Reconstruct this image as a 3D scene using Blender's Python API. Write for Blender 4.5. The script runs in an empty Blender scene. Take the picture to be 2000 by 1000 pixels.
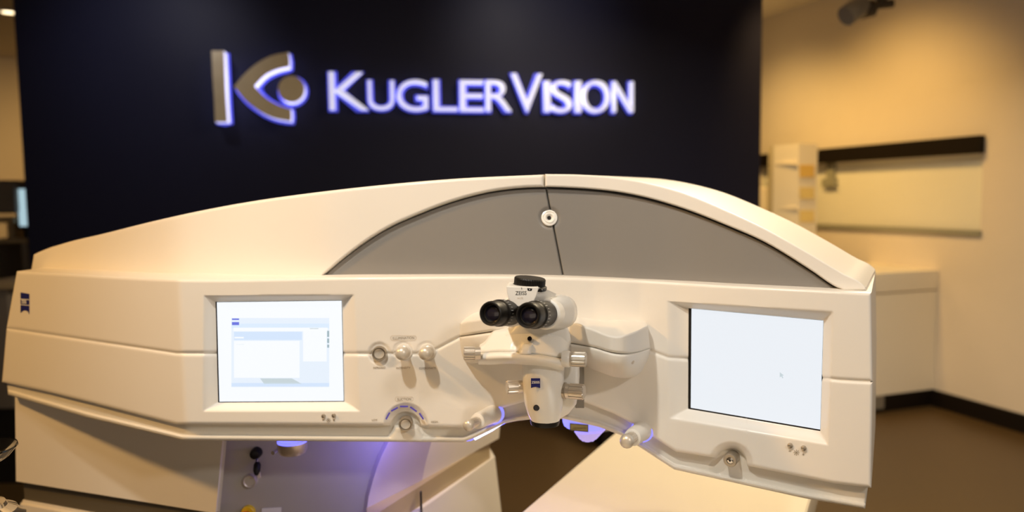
import bpy, bmesh, math
import numpy as np
from mathutils import Vector, Matrix

# ------------------------------------------------------------------ camera, world, lights, exposure
sc = bpy.context.scene
COL = sc.collection
F = 1477.0
CAM = np.array([0.0, 0.0, 1.5])
PITCH = math.atan(117 / F)
S = 0.013
fw = np.array([0, math.cos(PITCH), -math.sin(PITCH)])
up0 = np.array([0, math.sin(PITCH), math.cos(PITCH)])
rt0 = np.array([1.0, 0, 0])
c_ = math.sqrt(1 - S * S)
RT = rt0 * c_ - up0 * S
UP = up0 * c_ + rt0 * S
cd = bpy.data.cameras.new('camera')
cam = bpy.data.objects.new('camera', cd)
COL.objects.link(cam)
cam.matrix_world = Matrix(((RT[0], UP[0], -fw[0], CAM[0]), (RT[1], UP[1], -fw[1], CAM[1]),
                           (RT[2], UP[2], -fw[2], CAM[2]), (0, 0, 0, 1)))
cd.sensor_width = 36
cd.lens = 36 * F / 2000
cd.clip_start = 0.05
cd.dof.use_dof = True
cd.dof.focus_distance = 1.36
cd.dof.aperture_fstop = 1.9
sc.camera = cam
sc.view_settings.view_transform = 'Standard'
sc.view_settings.look = 'None'
sc.view_settings.exposure = -0.05
sc.view_settings.gamma = 1.0
sc.view_settings.use_curve_mapping = False

w = bpy.data.worlds.new('world')
sc.world = w
w.use_nodes = True
w.node_tree.nodes['Background'].inputs[0].default_value = (1.0, 0.80, 0.60, 1)
w.node_tree.nodes['Background'].inputs[1].default_value = 0.56


def light(name, kind, loc, target, energy, color, size=0.1, spot=60, blend=0.6):
    ld = bpy.data.lights.new(name, kind)
    ld.energy = energy
    ld.color = color
    if kind == 'AREA':
        ld.size = size
    else:
        ld.shadow_soft_size = size
    if kind == 'SPOT':
        ld.spot_size = math.radians(spot)
        ld.spot_blend = blend
    o = bpy.data.objects.new(name, ld)
    COL.objects.link(o)
    o.location = loc
    o.rotation_euler = (Vector(target) - Vector(loc)).to_track_quat('-Z', 'Y').to_euler()
    return o


light('key_spot', 'SPOT', (-0.52, 0.42, 3.0), (0.2, 1.5, 1.2), 122, (0.97, 0.92, 0.83), 0.05, 74, 0.7)
light('warm_spot', 'SPOT', (-2.3, 0.6, 3.0), (-0.95, 1.7, 1.1), 200, (1.0, 0.56, 0.18), 0.10, 70, 0.7)
light('right_spot', 'SPOT', (1.5, -0.9, 2.7), (0.7, 1.5, 1.1), 82, (1.0, 0.92, 0.84), 0.10, 65, 0.7)
light('ceiling_wash', 'AREA', (0.2, 0.2, 3.0), (0.2, 0.9, 0), 9, (1.0, 0.84, 0.66), 1.6)
light('rear_area', 'AREA', (1.3, 3.0, 3.0), (0.6, 2.4, 0), 100, (1.0, 0.80, 0.52), 0.8)
light('wall_spot', 'SPOT', (1.70, 4.9, 3.0), (2.8, 5.6, 1.15), 118, (1.0, 0.58, 0.16), 0.10, 100, 1.0)
light('wall_spot_far', 'SPOT', (1.4, 6.0, 3.0), (2.3, 6.6, 1.0), 88, (1.0, 0.60, 0.18), 0.10, 105, 1.0)
light('far_fill', 'POINT', (1.75, 6.6, 2.35), (0, 0, 0), 4, (1.0, 0.62, 0.24), 0.12)  # added fill that brightens the far ceiling, no known fixture there
light('left_room_spot', 'SPOT', (-4.1, 6.3, 3.0), (-4.9, 8.0, 1.0), 160, (1.0, 0.58, 0.18), 0.10, 110, 1.0)
light('navy_spot', 'SPOT', (0.35, 3.9, 3.0), (0.15, 5.1, 2.6), 34, (1.0, 0.92, 0.85), 0.06, 70, 1.0)
light('navy_spot_left', 'SPOT', (-1.9, 3.5, 3.0), (-2.1, 4.5, 2.4), 34, (0.95, 0.92, 1.0), 0.06, 75, 1.0)


# ------------------------------------------------------------------ projection of measured points
def ray(px, py):
    px = np.asarray(px, float); py = np.asarray(py, float)
    a = (px - 1000) / F; b = (500 - py) / F
    return fw + a[..., None] * RT + b[..., None] * UP


def P(px, py, Y):
    """world point seen at (px,py) lying at world depth Y"""
    d = ray(px, py)
    t = np.asarray(Y, float) / d[..., 1]
    return CAM + d * t[..., None]


def V3(px, py, Y):
    return Vector(P(px, py, Y))


def M(n, Y):
    return n * Y / F


def cur(pts):
    x = np.array([p[0] for p in pts], float); y = np.array([p[1] for p in pts], float)
    h = np.diff(x); s = np.diff(y) / h
    m = np.empty_like(x)
    m[0] = s[0]; m[-1] = s[-1]
    m[1:-1] = (s[:-1] * h[1:] + s[1:] * h[:-1]) / (h[1:] + h[:-1])

    def f(q):
        q = np.clip(np.asarray(q, float), x[0], x[-1])
        i = np.clip(np.searchsorted(x, q, side='right') - 1, 0, len(x) - 2)
        t = (q - x[i]) / h[i]
        return ((2 * t**3 - 3 * t**2 + 1) * y[i] + (t**3 - 2 * t**2 + t) * h[i] * m[i]
                + (-2 * t**3 + 3 * t**2) * y[i + 1] + (t**3 - t**2) * h[i] * m[i + 1])
    return f


def lin(pts):
    x = [p[0] for p in pts]; y = [p[1] for p in pts]
    return lambda q: np.interp(np.asarray(q, float), x, y)


def depth_fn(nodes, smooth=6):
    """vertical wall in plan through nodes (px, Y); flat facets between nodes"""
    ks = np.array([(p[0] - 1000) / F for p in nodes]); iv = np.array([1 / p[1] for p in nodes])
    g = np.linspace(ks[0] - .05, ks[-1] + .05, 4000)
    v = np.interp(g, ks, iv)
    lo = g < ks[0]; hi = g > ks[-1]
    v[lo] = iv[0] + (iv[1] - iv[0]) / (ks[1] - ks[0]) * (g[lo] - ks[0])
    v[hi] = iv[-1] + (iv[-1] - iv[-2]) / (ks[-1] - ks[-2]) * (g[hi] - ks[-1])
    sg = max(1, smooth / F / (g[1] - g[0]))
    n = int(3 * sg)
    kern = np.exp(-0.5 * (np.arange(-n, n + 1) / sg) ** 2); kern /= kern.sum()
    vs = np.convolve(np.pad(v, n, mode='edge'), kern, mode='valid')

    def f(px, py):
        d = ray(px, py)
        return 1 / np.interp(d[..., 0] / d[..., 1], g, vs)
    return f


# ------------------------------------------------------------------ materials
MAT = {}


def mat(name, base, rough=0.5, metal=0.0, emit=None, estr=0.0, coat=0.0, noise=0.0, nscale=8.0, trans=0.0, ior=1.45,
        bump=0.0, spec=0.5, sheen=0.0, aniso=0.0):
    m = bpy.data.materials.new(name)
    m.use_nodes = True
    nt = m.node_tree
    b = nt.nodes['Principled BSDF']
    b.inputs['Base Color'].default_value = (*base, 1)
    b.inputs['Roughness'].default_value = rough
    b.inputs['Metallic'].default_value = metal
    b.inputs['Coat Weight'].default_value = coat
    b.inputs['Coat Roughness'].default_value = 0.15
    b.inputs['Transmission Weight'].default_value = trans
    b.inputs['IOR'].default_value = ior
    b.inputs['Specular IOR Level'].default_value = spec
    b.inputs['Anisotropic'].default_value = aniso
    if emit:
        b.inputs['Emission Color'].default_value = (*emit, 1)
        b.inputs['Emission Strength'].default_value = estr
    tc = nt.nodes.new('ShaderNodeTexCoord')
    nz = nt.nodes.new('ShaderNodeTexNoise')
    nz.inputs['Scale'].default_value = nscale
    nz.inputs['Detail'].default_value = 4
    nt.links.new(tc.outputs['Object'], nz.inputs['Vector'])
    if noise > 0:
        mx = nt.nodes.new('ShaderNodeMix'); mx.data_type = 'RGBA'
        mx.inputs[6].default_value = (*[c * (1 - noise) for c in base], 1)
        mx.inputs[7].default_value = (*[min(1, c * (1 + noise)) for c in base], 1)
        nt.links.new(nz.outputs['Fac'], mx.inputs[0])
        nt.links.new(mx.outputs[2], b.inputs['Base Color'])
    mr = nt.nodes.new('ShaderNodeMapRange')
    mr.inputs['To Min'].default_value = max(0, rough - .04)
    mr.inputs['To Max'].default_value = min(1, rough + .04)
    nt.links.new(nz.outputs['Fac'], mr.inputs['Value'])
    nt.links.new(mr.outputs[0], b.inputs['Roughness'])
    if bump > 0:
        bp = nt.nodes.new('ShaderNodeBump')
        bp.inputs['Strength'].default_value = bump
        bp.inputs['Distance'].default_value = 0.002
        nt.links.new(nz.outputs['Fac'], bp.inputs['Height'])
        nt.links.new(bp.outputs[0], b.inputs['Normal'])
    MAT[name] = m
    return m


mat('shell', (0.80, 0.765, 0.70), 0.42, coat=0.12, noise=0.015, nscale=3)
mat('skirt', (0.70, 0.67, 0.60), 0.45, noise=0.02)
mat('hood_grey', (0.235, 0.222, 0.205), 0.38, coat=0.1, noise=0.03, nscale=2)
mat('dark_gap', (0.03, 0.028, 0.025), 0.6)
mat('base_shell', (0.76, 0.72, 0.65), 0.5, noise=0.02)
mat('base_grey', (0.43, 0.41, 0.37), 0.5, noise=0.04)
mat('corner_blue_lit', (0.60, 0.55, 0.60), 0.5)  # lilac tint puts the blue under-arm light into the colour
mat('base_groove', (0.10, 0.085, 0.06), 0.6)
mat('groove_tan', (0.42, 0.33, 0.20), 0.6)
mat('black', (0.009, 0.008, 0.007), 0.42, noise=0.2, spec=0.3)
mat('black_gloss', (0.008, 0.007, 0.010), 0.08, coat=0.6)
mat('lens_glass', (0.010, 0.008, 0.016), 0.03, coat=1.0, spec=0.8)
mat('white_paint', (0.86, 0.85, 0.81), 0.3, coat=0.25, noise=0.01)
mat('pod_shell', (0.76, 0.73, 0.67), 0.42, coat=0.1, noise=0.01)
mat('knob_metal', (0.66, 0.60, 0.52), 0.34, metal=0.7, noise=0.05)
mat('cap_beige', (0.60, 0.55, 0.47), 0.36, metal=0.35, coat=0.15)
mat('button_metal', (0.42, 0.37, 0.30), 0.30, metal=0.7, noise=0.1)
mat('screen_white', (0.02, 0.02, 0.02), 0.2, emit=(0.94, 0.97, 1.0), estr=1.03)
mat('screen_blue', (0.02, 0.02, 0.02), 0.2, emit=(0.66, 0.79, 0.98), estr=1.03)
mat('screen_pale', (0.02, 0.02, 0.02), 0.2, emit=(0.80, 0.88, 0.98), estr=1.03)
mat('screen_teal', (0.02, 0.02, 0.02), 0.2, emit=(0.45, 0.60, 0.66), estr=0.8)
mat('screen_grey', (0.02, 0.02, 0.02), 0.2, emit=(0.66, 0.76, 0.80), estr=0.9)
mat('screen_logo', (0.02, 0.02, 0.02), 0.2, emit=(0.16, 0.20, 0.85), estr=0.9)
mat('screen_right', (0.02, 0.02, 0.02), 0.2, emit=(0.83, 0.87, 0.92), estr=1.03)
mat('brand_blue', (0.012, 0.015, 0.16), 0.4)
mat('print_white', (0.8, 0.8, 0.8), 0.5)
mat('print_dark', (0.30, 0.25, 0.18), 0.6)
mat('print_black', (0.03, 0.03, 0.03), 0.6)
mat('print_pale', (0.60, 0.52, 0.42), 0.6)
mat('led_blue', (0.1, 0.1, 0.4), 0.3, emit=(0.16, 0.16, 1.0), estr=2.0)
mat('led_dim', (0.06, 0.05, 0.25), 0.3, emit=(0.08, 0.05, 0.5), estr=0.35)
mat('led_white', (0.5, 0.5, 0.9), 0.3, emit=(0.62, 0.66, 1.0), estr=3.2)
mat('nozzle_lilac_lit', (0.55, 0.5, 0.8), 0.4, emit=(0.36, 0.29, 0.75), estr=0.75)  # emission stands for blue light falling on the nozzle tip
mat('nozzle_blue_lit', (0.4, 0.4, 0.9), 0.4, emit=(0.24, 0.26, 1.0), estr=0.95)  # emission stands for blue light falling on the nozzle
mat('label_gold', (0.42, 0.36, 0.14), 0.5)
mat('red', (0.45, 0.01, 0.01), 0.35)
mat('yellow', (0.80, 0.55, 0.02), 0.4)
mat('bar_grey', (0.22, 0.20, 0.17), 0.5)
mat('rim_dark', (0.16, 0.14, 0.11), 0.3, metal=0.8)
mat('chrome', (0.75, 0.74, 0.72), 0.10, metal=1.0)
mat('clear_glass', (0.95, 0.95, 0.92), 0.02, trans=1.0, ior=1.45)
mat('bed_vinyl', (0.86, 0.78, 0.62), 0.5, noise=0.02)
mat('floor_brown', (0.085, 0.052, 0.020), 0.38, noise=0.08, nscale=1.5)
mat('ceiling_paint', (0.78, 0.72, 0.62), 0.8)
mat('wall_paint', (0.76, 0.69, 0.60), 0.75, noise=0.02)
mat('navy_paint', (0.0085, 0.0095, 0.026), 0.5, noise=0.08, nscale=2, bump=0.05, spec=0.15)
mat('header_dark', (0.008, 0.005, 0.003), 0.6, spec=0.2)
mat('frosted', (0.88, 0.87, 0.76), 0.35, noise=0.05, nscale=1.2, trans=0.1)
mat('sill_grey', (0.30, 0.30, 0.24), 0.5)
mat('counter_white', (0.86, 0.80, 0.68), 0.6)
mat('tower_cream', (0.85, 0.78, 0.62), 0.6)
mat('amber', (0.75, 0.50, 0.12), 0.5)
mat('amber_pale', (0.78, 0.62, 0.24), 0.5)
mat('emblem_steel', (0.42, 0.36, 0.25), 0.36, metal=0.55, noise=0.06, nscale=20)  # steel with the tan reflection of the room put into its colour
mat('sign_side', (0.8, 0.8, 0.9), 0.4, emit=(0.72, 0.72, 1.0), estr=1.15)
mat('sign_face', (0.6, 0.6, 0.65), 0.35, emit=(0.66, 0.68, 0.92), estr=0.75)
mat('sign_halo', (0.1, 0.1, 0.6), 0.4, emit=(0.03, 0.045, 0.48), estr=1.0)
mat('fixture_dark', (0.05, 0.035, 0.02), 0.5)
mat('fixture_grey', (0.20, 0.18, 0.15), 0.5)
mat('lamp_glow', (1, 1, 1), 0.5, emit=(1.0, 0.80, 0.50), estr=4.0)
mat('device_grey', (0.16, 0.14, 0.12), 0.5)
mat('device_tan', (0.34, 0.26, 0.15), 0.5)
mat('monitor_cyan', (0.3, 0.4, 0.4), 0.3, emit=(0.46, 0.66, 0.74), estr=0.9)


# ------------------------------------------------------------------ object helpers
def tag(o, label=None, cat=None, group=None, kind=None):
    if label: o['label'] = label
    if cat: o['category'] = cat
    if group: o['group'] = group
    if kind: o['kind'] = kind
    return o


def thing(name, label, cat, loc, group=None):
    o = bpy.data.objects.new(name, None)
    COL.objects.link(o)
    o.location = loc
    o.empty_display_size = 0.05
    return tag(o, label, cat, group)


def link(name, me, mats, parent=None, sharp=35, label=None):
    if not isinstance(mats, (list, tuple)): mats = [mats]
    for m in mats: me.materials.append(MAT[m])
    o = bpy.data.objects.new(name, me)
    COL.objects.link(o)
    if parent:
        o.parent = parent
        # world coordinates are baked in the mesh; undo the chain of parents
        m = Matrix.Identity(4); p = parent
        t = Vector((0, 0, 0))
        while p:
            t += p.location; p = p.parent
        me.transform(Matrix.Translation(-t))
    if sharp is not None:
        me.shade_smooth()
        me.set_sharp_from_angle(angle=math.radians(sharp))
    if label: o['label'] = label
    return o


def mesh_from(vs, fs, mi=None, recalc=True, merge=0):
    me = bpy.data.meshes.new('m')
    me.from_pydata([tuple(v) for v in vs], [], [tuple(f) for f in fs])
    if mi: me.polygons.foreach_set('material_index', mi)
    if recalc or merge:
        bm = bmesh.new(); bm.from_mesh(me)
        if merge: bmesh.ops.remove_doubles(bm, verts=bm.verts, dist=merge)
        if recalc: bmesh.ops.recalc_face_normals(bm, faces=bm.faces)
        bm.to_mesh(me); bm.free()
    me.update()
    return me


def axis(n, edges, npx):
    a = list(np.linspace(0, 1, n))
    for e in edges:
        a += [e / npx, 1 - e / npx]
    a = sorted(set(round(float(x), 6) for x in a if 0 <= x <= 1))
    return np.array(a)


def panel(name, parent, mats, top, bot, L, R, depth, disp=None, nu=80, nv=30, rnd=6, rdep=0.005,
          back=(0, 0.2, 0), label=None, edges=(1, 2, 3.5, 5, 7), sharp=38):
    """curved front face given by its measured outline, rounded at its rim, with its sides carried back"""
    l0, l1 = (L if isinstance(L, tuple) else (L, L)); r0, r1 = (R if isinstance(R, tuple) else (R, R))
    W = abs(r0 - l0)
    mid = (l0 + r0) / 2
    H = max(8, float(abs(bot(mid) - top(mid))))
    u = axis(nu, edges, W); v = axis(nv, edges, H)
    U, Vv = np.meshgrid(u, v)
    lx = l0 + (l1 - l0) * Vv; rx = r0 + (r1 - r0) * Vv
    PX = lx + (rx - lx) * U
    T = top(PX); B = bot(PX)
    PY = T + (B - T) * Vv
    Y = depth(PX, PY)
    d = np.minimum(np.minimum(PX - lx, rx - PX), np.minimum(PY - T, B - PY))
    q = np.clip(1 - d / rnd, 0, 1)
    Y = Y + rdep * (1 - np.sqrt(np.maximum(0, 1 - q * q)))
    if disp is not None: Y = Y + disp(PX, PY)
    G = P(PX, PY, Y)
    nr, nc = G.shape[:2]
    vs = G.reshape(-1, 3)
    idx = np.arange(nr * nc).reshape(nr, nc)
    fs = np.stack([idx[:-1, :-1], idx[1:, :-1], idx[1:, 1:], idx[:-1, 1:]], -1).reshape(-1, 4).tolist()
    per = list(idx[0, :]) + list(idx[1:, -1]) + list(idx[-1, -2::-1]) + list(idx[-2:0:-1, 0])
    if back is not None:
        px_of = PX.reshape(-1)
        bv = []
        for i in per:
            b = back(px_of[i]) if callable(back) else back
            bv.append(vs[i] + np.array(b))
        n0 = len(vs); k = len(per)
        vs = np.vstack([vs, np.array(bv)])
        for j in range(k):
            fs.append([per[j], per[(j + 1) % k], n0 + (j + 1) % k, n0 + j])
        # back face: strips between the top and the bottom rim
        topi = [n0 + j for j in range(nc)]
        boti = [n0 + nc - 1 + nr - 1 + j for j in range(nc)][::-1]
        for j in range(nc - 1):
            fs.append([topi[j], topi[j + 1], boti[j + 1], boti[j]])
    me = mesh_from(vs, fs)
    return link(name, me, mats, parent, sharp, label)


def lathe(prof, o, ax, n=32, flutes=0, famp=0.0, frange=None, start=0.0):
    """prof: list of (radius, distance along axis)"""
    o = Vector(o); ax = Vector(ax).normalized()
    a = ax.orthogonal().normalized() if abs(ax.z) > .9 else Vector((0, 0, 1)).cross(ax).normalized()
    b = ax.cross(a)
    if flutes: n = flutes * 6
    vs = []; fs = []
    for i, (r, h) in enumerate(prof):
        for j in range(n):
            t = 2 * math.pi * j / n + start
            rr = r
            if flutes and frange and frange[0] <= h <= frange[1]:
                rr = r * (1 - famp * (1 if (j % 6) in (0, 1) else 0))
            vs.append(o + ax * h + (a * math.cos(t) + b * math.sin(t)) * rr)
    m = len(prof)
    for i in range(m - 1):
        for j in range(n):
            fs.append([i * n + j, i * n + (j + 1) % n, (i + 1) * n + (j + 1) % n, (i + 1) * n + j])
    if prof[0][0] > 1e-6: fs.append(list(range(n)))
    if prof[-1][0] > 1e-6: fs.append([(m - 1) * n + j for j in range(n)])
    return vs, fs


def add_lathe(name, prof, o, ax, mats, parent=None, n=32, label=None, sharp=35, **k):
    vs, fs = lathe(prof, o, ax, n, **k)
    return link(name, mesh_from(vs, fs, merge=1e-6), mats, parent, sharp, label)


def box_v(c, e1, e2, e3):
    """corner c plus three edge vectors"""
    c = Vector(c); e1 = Vector(e1); e2 = Vector(e2); e3 = Vector(e3)
    vs = [c, c + e1, c + e1 + e2, c + e2, c + e3, c + e1 + e3, c + e1 + e2 + e3, c + e2 + e3]
    fs = [[0, 3, 2, 1], [4, 5, 6, 7], [0, 1, 5, 4], [1, 2, 6, 5], [2, 3, 7, 6], [3, 0, 4, 7]]
    return vs, fs


def add_boxes(name, boxes, mats, parent=None, bevel=0.0, label=None, mi=None):
    vs = []; fs = []; ml = []
    for i, b in enumerate(boxes):
        v, f = box_v(*b)
        fs += [[q + len(vs) for q in ff] for ff in f]
        vs += v
        ml += [mi[i] if mi else 0] * 6
    me = mesh_from(vs, fs, ml)
    if bevel:
        bm = bmesh.new(); bm.from_mesh(me)
        bmesh.ops.bevel(bm, geom=bm.edges[:], offset=bevel, segments=3, affect='EDGES', profile=0.6)
        bm.to_mesh(me); bm.free()
    return link(name, me, mats, parent, 35, label)


def prism(poly_world, back):
    """extrude a closed 3D polygon by vector back"""
    n = len(poly_world)
    vs = [Vector(p) for p in poly_world] + [Vector(p) + Vector(back) for p in poly_world]
    fs = [list(range(n)), list(range(n, 2 * n))[::-1]]
    for j in range(n): fs.append([j, (j + 1) % n, n + (j + 1) % n, n + j])
    return vs, fs


def add_prisms(name, polys, back, mats, parent=None, mi=None, bevel=0.0, label=None, sharp=35):
    vs = []; fs = []; ml = []
    for i, p in enumerate(polys):
        v, f = prism(p, back)
        fs += [[q + len(vs) for q in ff] for ff in f]; vs += v
        ml += [mi[i] if mi else 0] * len(f)
    me = mesh_from(vs, fs, ml)
    if bevel:
        bm = bmesh.new(); bm.from_mesh(me)
        bmesh.ops.bevel(bm, geom=bm.edges[:], offset=bevel, segments=2, affect='EDGES')
        bm.to_mesh(me); bm.free()
    return link(name, me, mats, parent, sharp, label)


def pix_poly(pts, depth, off=0.0):
    out = []
    for x, y in pts:
        Y = depth(x, y) if callable(depth) else depth
        out.append(Vector(P(x, y, Y - off)))
    return out


def text_mesh(body, extrude=0.0, offset=0.0, res=6):
    c = bpy.data.curves.new('t', 'FONT')
    c.body = body; c.extrude = extrude; c.offset = offset; c.size = 1.0; c.resolution_u = res
    o = bpy.data.objects.new('t', c); COL.objects.link(o)
    dg = bpy.context.evaluated_depsgraph_get(); dg.update()
    me = bpy.data.meshes.new_from_object(o.evaluated_get(dg))
    bpy.data.objects.remove(o); bpy.data.curves.remove(c)
    return me


def surf_frame(px, py, depth, off=0.0006):
    f = (lambda a, b: depth(a, b)) if callable(depth) else (lambda a, b: depth)
    a = Vector(P(px - 8, py, f(px - 8, py))); b = Vector(P(px + 8, py, f(px + 8, py)))
    ex = (b - a); ex.z = 0; ex.normalize()
    n = ex.cross(Vector((0, 0, 1))); n.normalize()      # points to the viewer (-Y)
    ez = n.cross(ex) * 1.0
    o = Vector(P(px, py, f(px, py))) + n * off
    return o, ex, Vector((0, 0, 1)), n


def place_text(name, body, px, py, wpx, hpx, depth, m, parent, extrude=0.01, offset=0.0, off=0.0008, label=None):
    me = text_mesh(body, extrude, offset)
    co = np.array([v.co for v in me.vertices])
    mn = co.min(0); mx = co.max(0)
    o, ex, ez, n = surf_frame(px, py, depth, off)
    Y = o.y
    sx = M(wpx, Y) / (mx[0] - mn[0]); sy = M(hpx, Y) / (mx[1] - mn[1])
    kx = ex.x if abs(ex.x) > .3 else 1
    sx = sx / max(.5, abs(kx))
    for v in me.vertices:
        a = (v.co.x - (mn[0] + mx[0]) / 2) * sx; b = (v.co.y - (mn[1] + mx[1]) / 2) * sy
        v.co = o + ex * a + ez * b + n * (v.co.z * sy)
    me.update()
    return link(name, me, m, parent, None, label)


# ------------------------------------------------------------------ room
wv = np.array([-0.328, 0.945]); pv = np.array([0.945, 0.328]); B0 = np.array([2.94, 5.18])
CEIL = 3.07


def W(a, o, z):
    q = B0 + wv * a + pv * o
    return Vector((q[0], q[1], z))


def wbox(a0, a1, o0, o1, z0, z1):
    c = W(a0, o0, z0)
    return (c, W(a1, o0, z0) - c, W(a0, o1, z0) - c, Vector((0, 0, z1 - z0)))


fl = add_boxes('floor', [wbox(-9, 6.2, -12, 0.6, -0.1, 0.0)], 'floor_brown'); tag(fl, kind='structure')
ce = add_boxes('ceiling', [wbox(-9, 6.2, -12, 0.6, CEIL, CEIL + 0.1)], 'ceiling_paint'); tag(ce, kind='structure')
WA0, WA1, WZ0, WZ1 = -0.30, 3.4, 1.5 - 0.264, 1.5 + 0.235
rw = add_boxes('wall_right', [wbox(-9, WA0, 0, 0.25, 0, CEIL), wbox(WA1, 6.0, 0, 0.25, 0, CEIL),
                              wbox(WA0, WA1, 0, 0.25, 0, WZ0), wbox(WA0, WA1, 0, 0.25, WZ1, CEIL)], 'wall_paint')
tag(rw, kind='structure')
bw = add_boxes('wall_back', [wbox(5.73, 5.95, -12, 0.0, 0, CEIL)], 'wall_paint'); tag(bw, kind='structure')
lw = add_boxes('wall_left', [wbox(-9, 5.95, -12.2, -12.0, 0, CEIL)], 'wall_paint'); tag(lw, kind='structure')
bb = add_boxes('baseboard_right', [wbox(-9, 0.018, -0.02, 0.0, 0, 0.115)], 'header_dark'); tag(bb, kind='structure')
wn = bpy.data.objects.new('window_1', None); COL.objects.link(wn); wn.location = W(0, 0, 1.5)
tag(wn, kind='structure')
add_boxes('window_pane', [wbox(WA0 + .001, WA1 - .001, 0.03, 0.05, WZ0, WZ1)], 'frosted', wn)
add_boxes('window_sill', [wbox(WA0 - 0.01, WA1, -0.02, 0.06, WZ0 - 0.032, WZ0)], 'sill_grey', wn)
add_boxes('blind_box', [wbox(WA0 - 0.01, WA1 + .2, -0.05, 0.0, WZ1, 1.5 + 0.35)], 'header_dark', wn)
add_boxes('mullion', [wbox(1.95, 2.2, 0.0, 0.03, WZ0, WZ1)], 'counter_white', wn)
add_boxes('window_latch', [wbox(1.02, 1.10, 0.0, 0.03, 1.5 + 0.06, WZ1), wbox(1.00, 1.14, -0.01, 0.03, 1.5 + 0.045, 1.5 + 0.11)],
          'sill_grey', wn)

# navy feature wall, turned about 10.6 degrees to the camera plane
nv0 = np.array([P(25, 0, 3.68)[0], 3.68])
NDIR = np.array([math.cos(math.radians(10.6)), math.sin(math.radians(10.6))])
nd_r = ray(1488, 200); kk = nd_r[0] / nd_r[1]
# left edge from its own ray
kl = ray(40, 250); kl = kl[0] / kl[1]
NY0 = 4.0 - math.tan(math.radians(10.6)) * 1.56


def navyY(px, py):
    d = ray(px, py); k = d[..., 0] / d[..., 1]
    # wall line in plan
    s = math.tan(math.radians(10.6))
    return (4.78 + 1.133 * s) / (1 - s * k)


pL = P(41, 250, navyY(41, 250)); pR = P(1487, 200, navyY(1487, 200))
cL = Vector((pL[0], pL[1], 0)); eR = Vector((pR[0] - pL[0], pR[1] - pL[1], 0))
nb = Vector((-eR.y, eR.x, 0)).normalized()
nw = add_boxes('wall_front', [(cL, eR, nb * 0.22, Vector((0, 0, CEIL)))], 'navy_paint', bevel=0.004)
tag(nw, kind='structure')

# ------------------------------------------------------------------ wall sign
nvec = -nb                                   # towards the viewer
exn = eR.normalized()
SD = 0.125                                   # how far faces stand off the wall
HALO = 0.014


def on_sign(px, py, off):
    """point on the plane parallel to the navy wall, off metres in front"""
    d = Vector(ray(px, py)); o = Vector(CAM)
    p0 = Vector((cL.x, cL.y, 0)) + nvec * off
    t = (p0 - o).dot(nvec) / d.dot(nvec)
    return o + d * t


def outline_prism(pts, off_f, off_b):
    """outline measured on the face plane, carried straight back to the wall"""
    f = [on_sign(x, y, off_f) for x, y in pts]
    return f, nvec * (off_b - off_f)


def sign_part(name, parent, pts, face_m, side_m):
    f, back = outline_prism(pts, SD, 0.022)
    vs, fs = prism(f, back)
    mi = [0, 1] + [1] * len(pts)
    link(name, mesh_from(vs, fs, mi), [face_m, side_m], parent, 35)


def inflate(f, d):
    """grow a closed planar outline lying in the sign plane by d metres"""
    n = len(f); out = []
    q = [(p.dot(exn), p.z) for p in f]
    area = sum(q[i][0] * q[(i + 1) % n][1] - q[(i + 1) % n][0] * q[i][1] for i in range(n))
    s = 1 if area > 0 else -1
    for i in range(n):
        ax_, az = q[i - 1]; bx, bz = q[(i + 1) % n]
        tx, tz = bx - ax_, bz - az
        L_ = math.hypot(tx, tz) or 1
        out.append(f[i] + exn * (s * tz / L_ * d) + Vector((0, 0, -s * tx / L_ * d)))
    return out


def halo_part(parent, pts):
    f = [on_sign(x, y, SD) - nvec * (SD - 0.018) for x, y in pts]
    g = inflate(f, HALO)
    vs, fs = prism(g, nvec * -0.016)
    link('halo_glow_plate', mesh_from(vs, fs), 'sign_halo', parent, 35)  # added glowing plate stands for the blue halo of light on the wall


emb = thing('wall_emblem', 'large backlit bar, arrow and disc emblem on the dark blue wall',
            'emblem', on_sign(500, 175, 0.0))


def dens(f, a, b, n): return [(x, float(f(x))) for x in np.linspace(a, b, n)]


bar = [(413, 99), (438, 99), (446, 238), (421, 238)]
bar = [(413, 99), (425, 99), (437, 99), (439, 145), (441, 190), (444, 238), (432, 238), (420, 238), (418, 190), (415, 145)]
sign_part('emblem_bar', emb, bar, 'emblem_steel', 'sign_side'); halo_part(emb, bar)
uo = cur([(457, 169), (475, 147), (500, 125), (530, 109), (563, 102)])      # outer upper edge
ui = cur([(497, 168), (515, 149), (540, 136), (565, 130)])
lo = cur([(457, 169), (475, 192), (500, 213), (530, 229), (569, 237)])
li = cur([(497, 168), (515, 187), (540, 203), (569, 213)])
arrow = (dens(uo, 457, 563, 14) + [(565, 115)] + dens(ui, 565, 497, 10) + dens(li, 499, 568, 10) + [(569, 226)]
         + dens(lo, 568, 459, 14))
sign_part('emblem_arrow', emb, arrow, 'emblem_steel', 'sign_side'); halo_part(emb, arrow)
disc = [(569 + 26 * math.cos(t), 174 + 26 * math.sin(t)) for t in np.linspace(0, 2 * math.pi, 40, endpoint=False)]
sign_part('emblem_disc', emb, disc, 'emblem_steel', 'sign_side'); halo_part(emb, disc)

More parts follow.
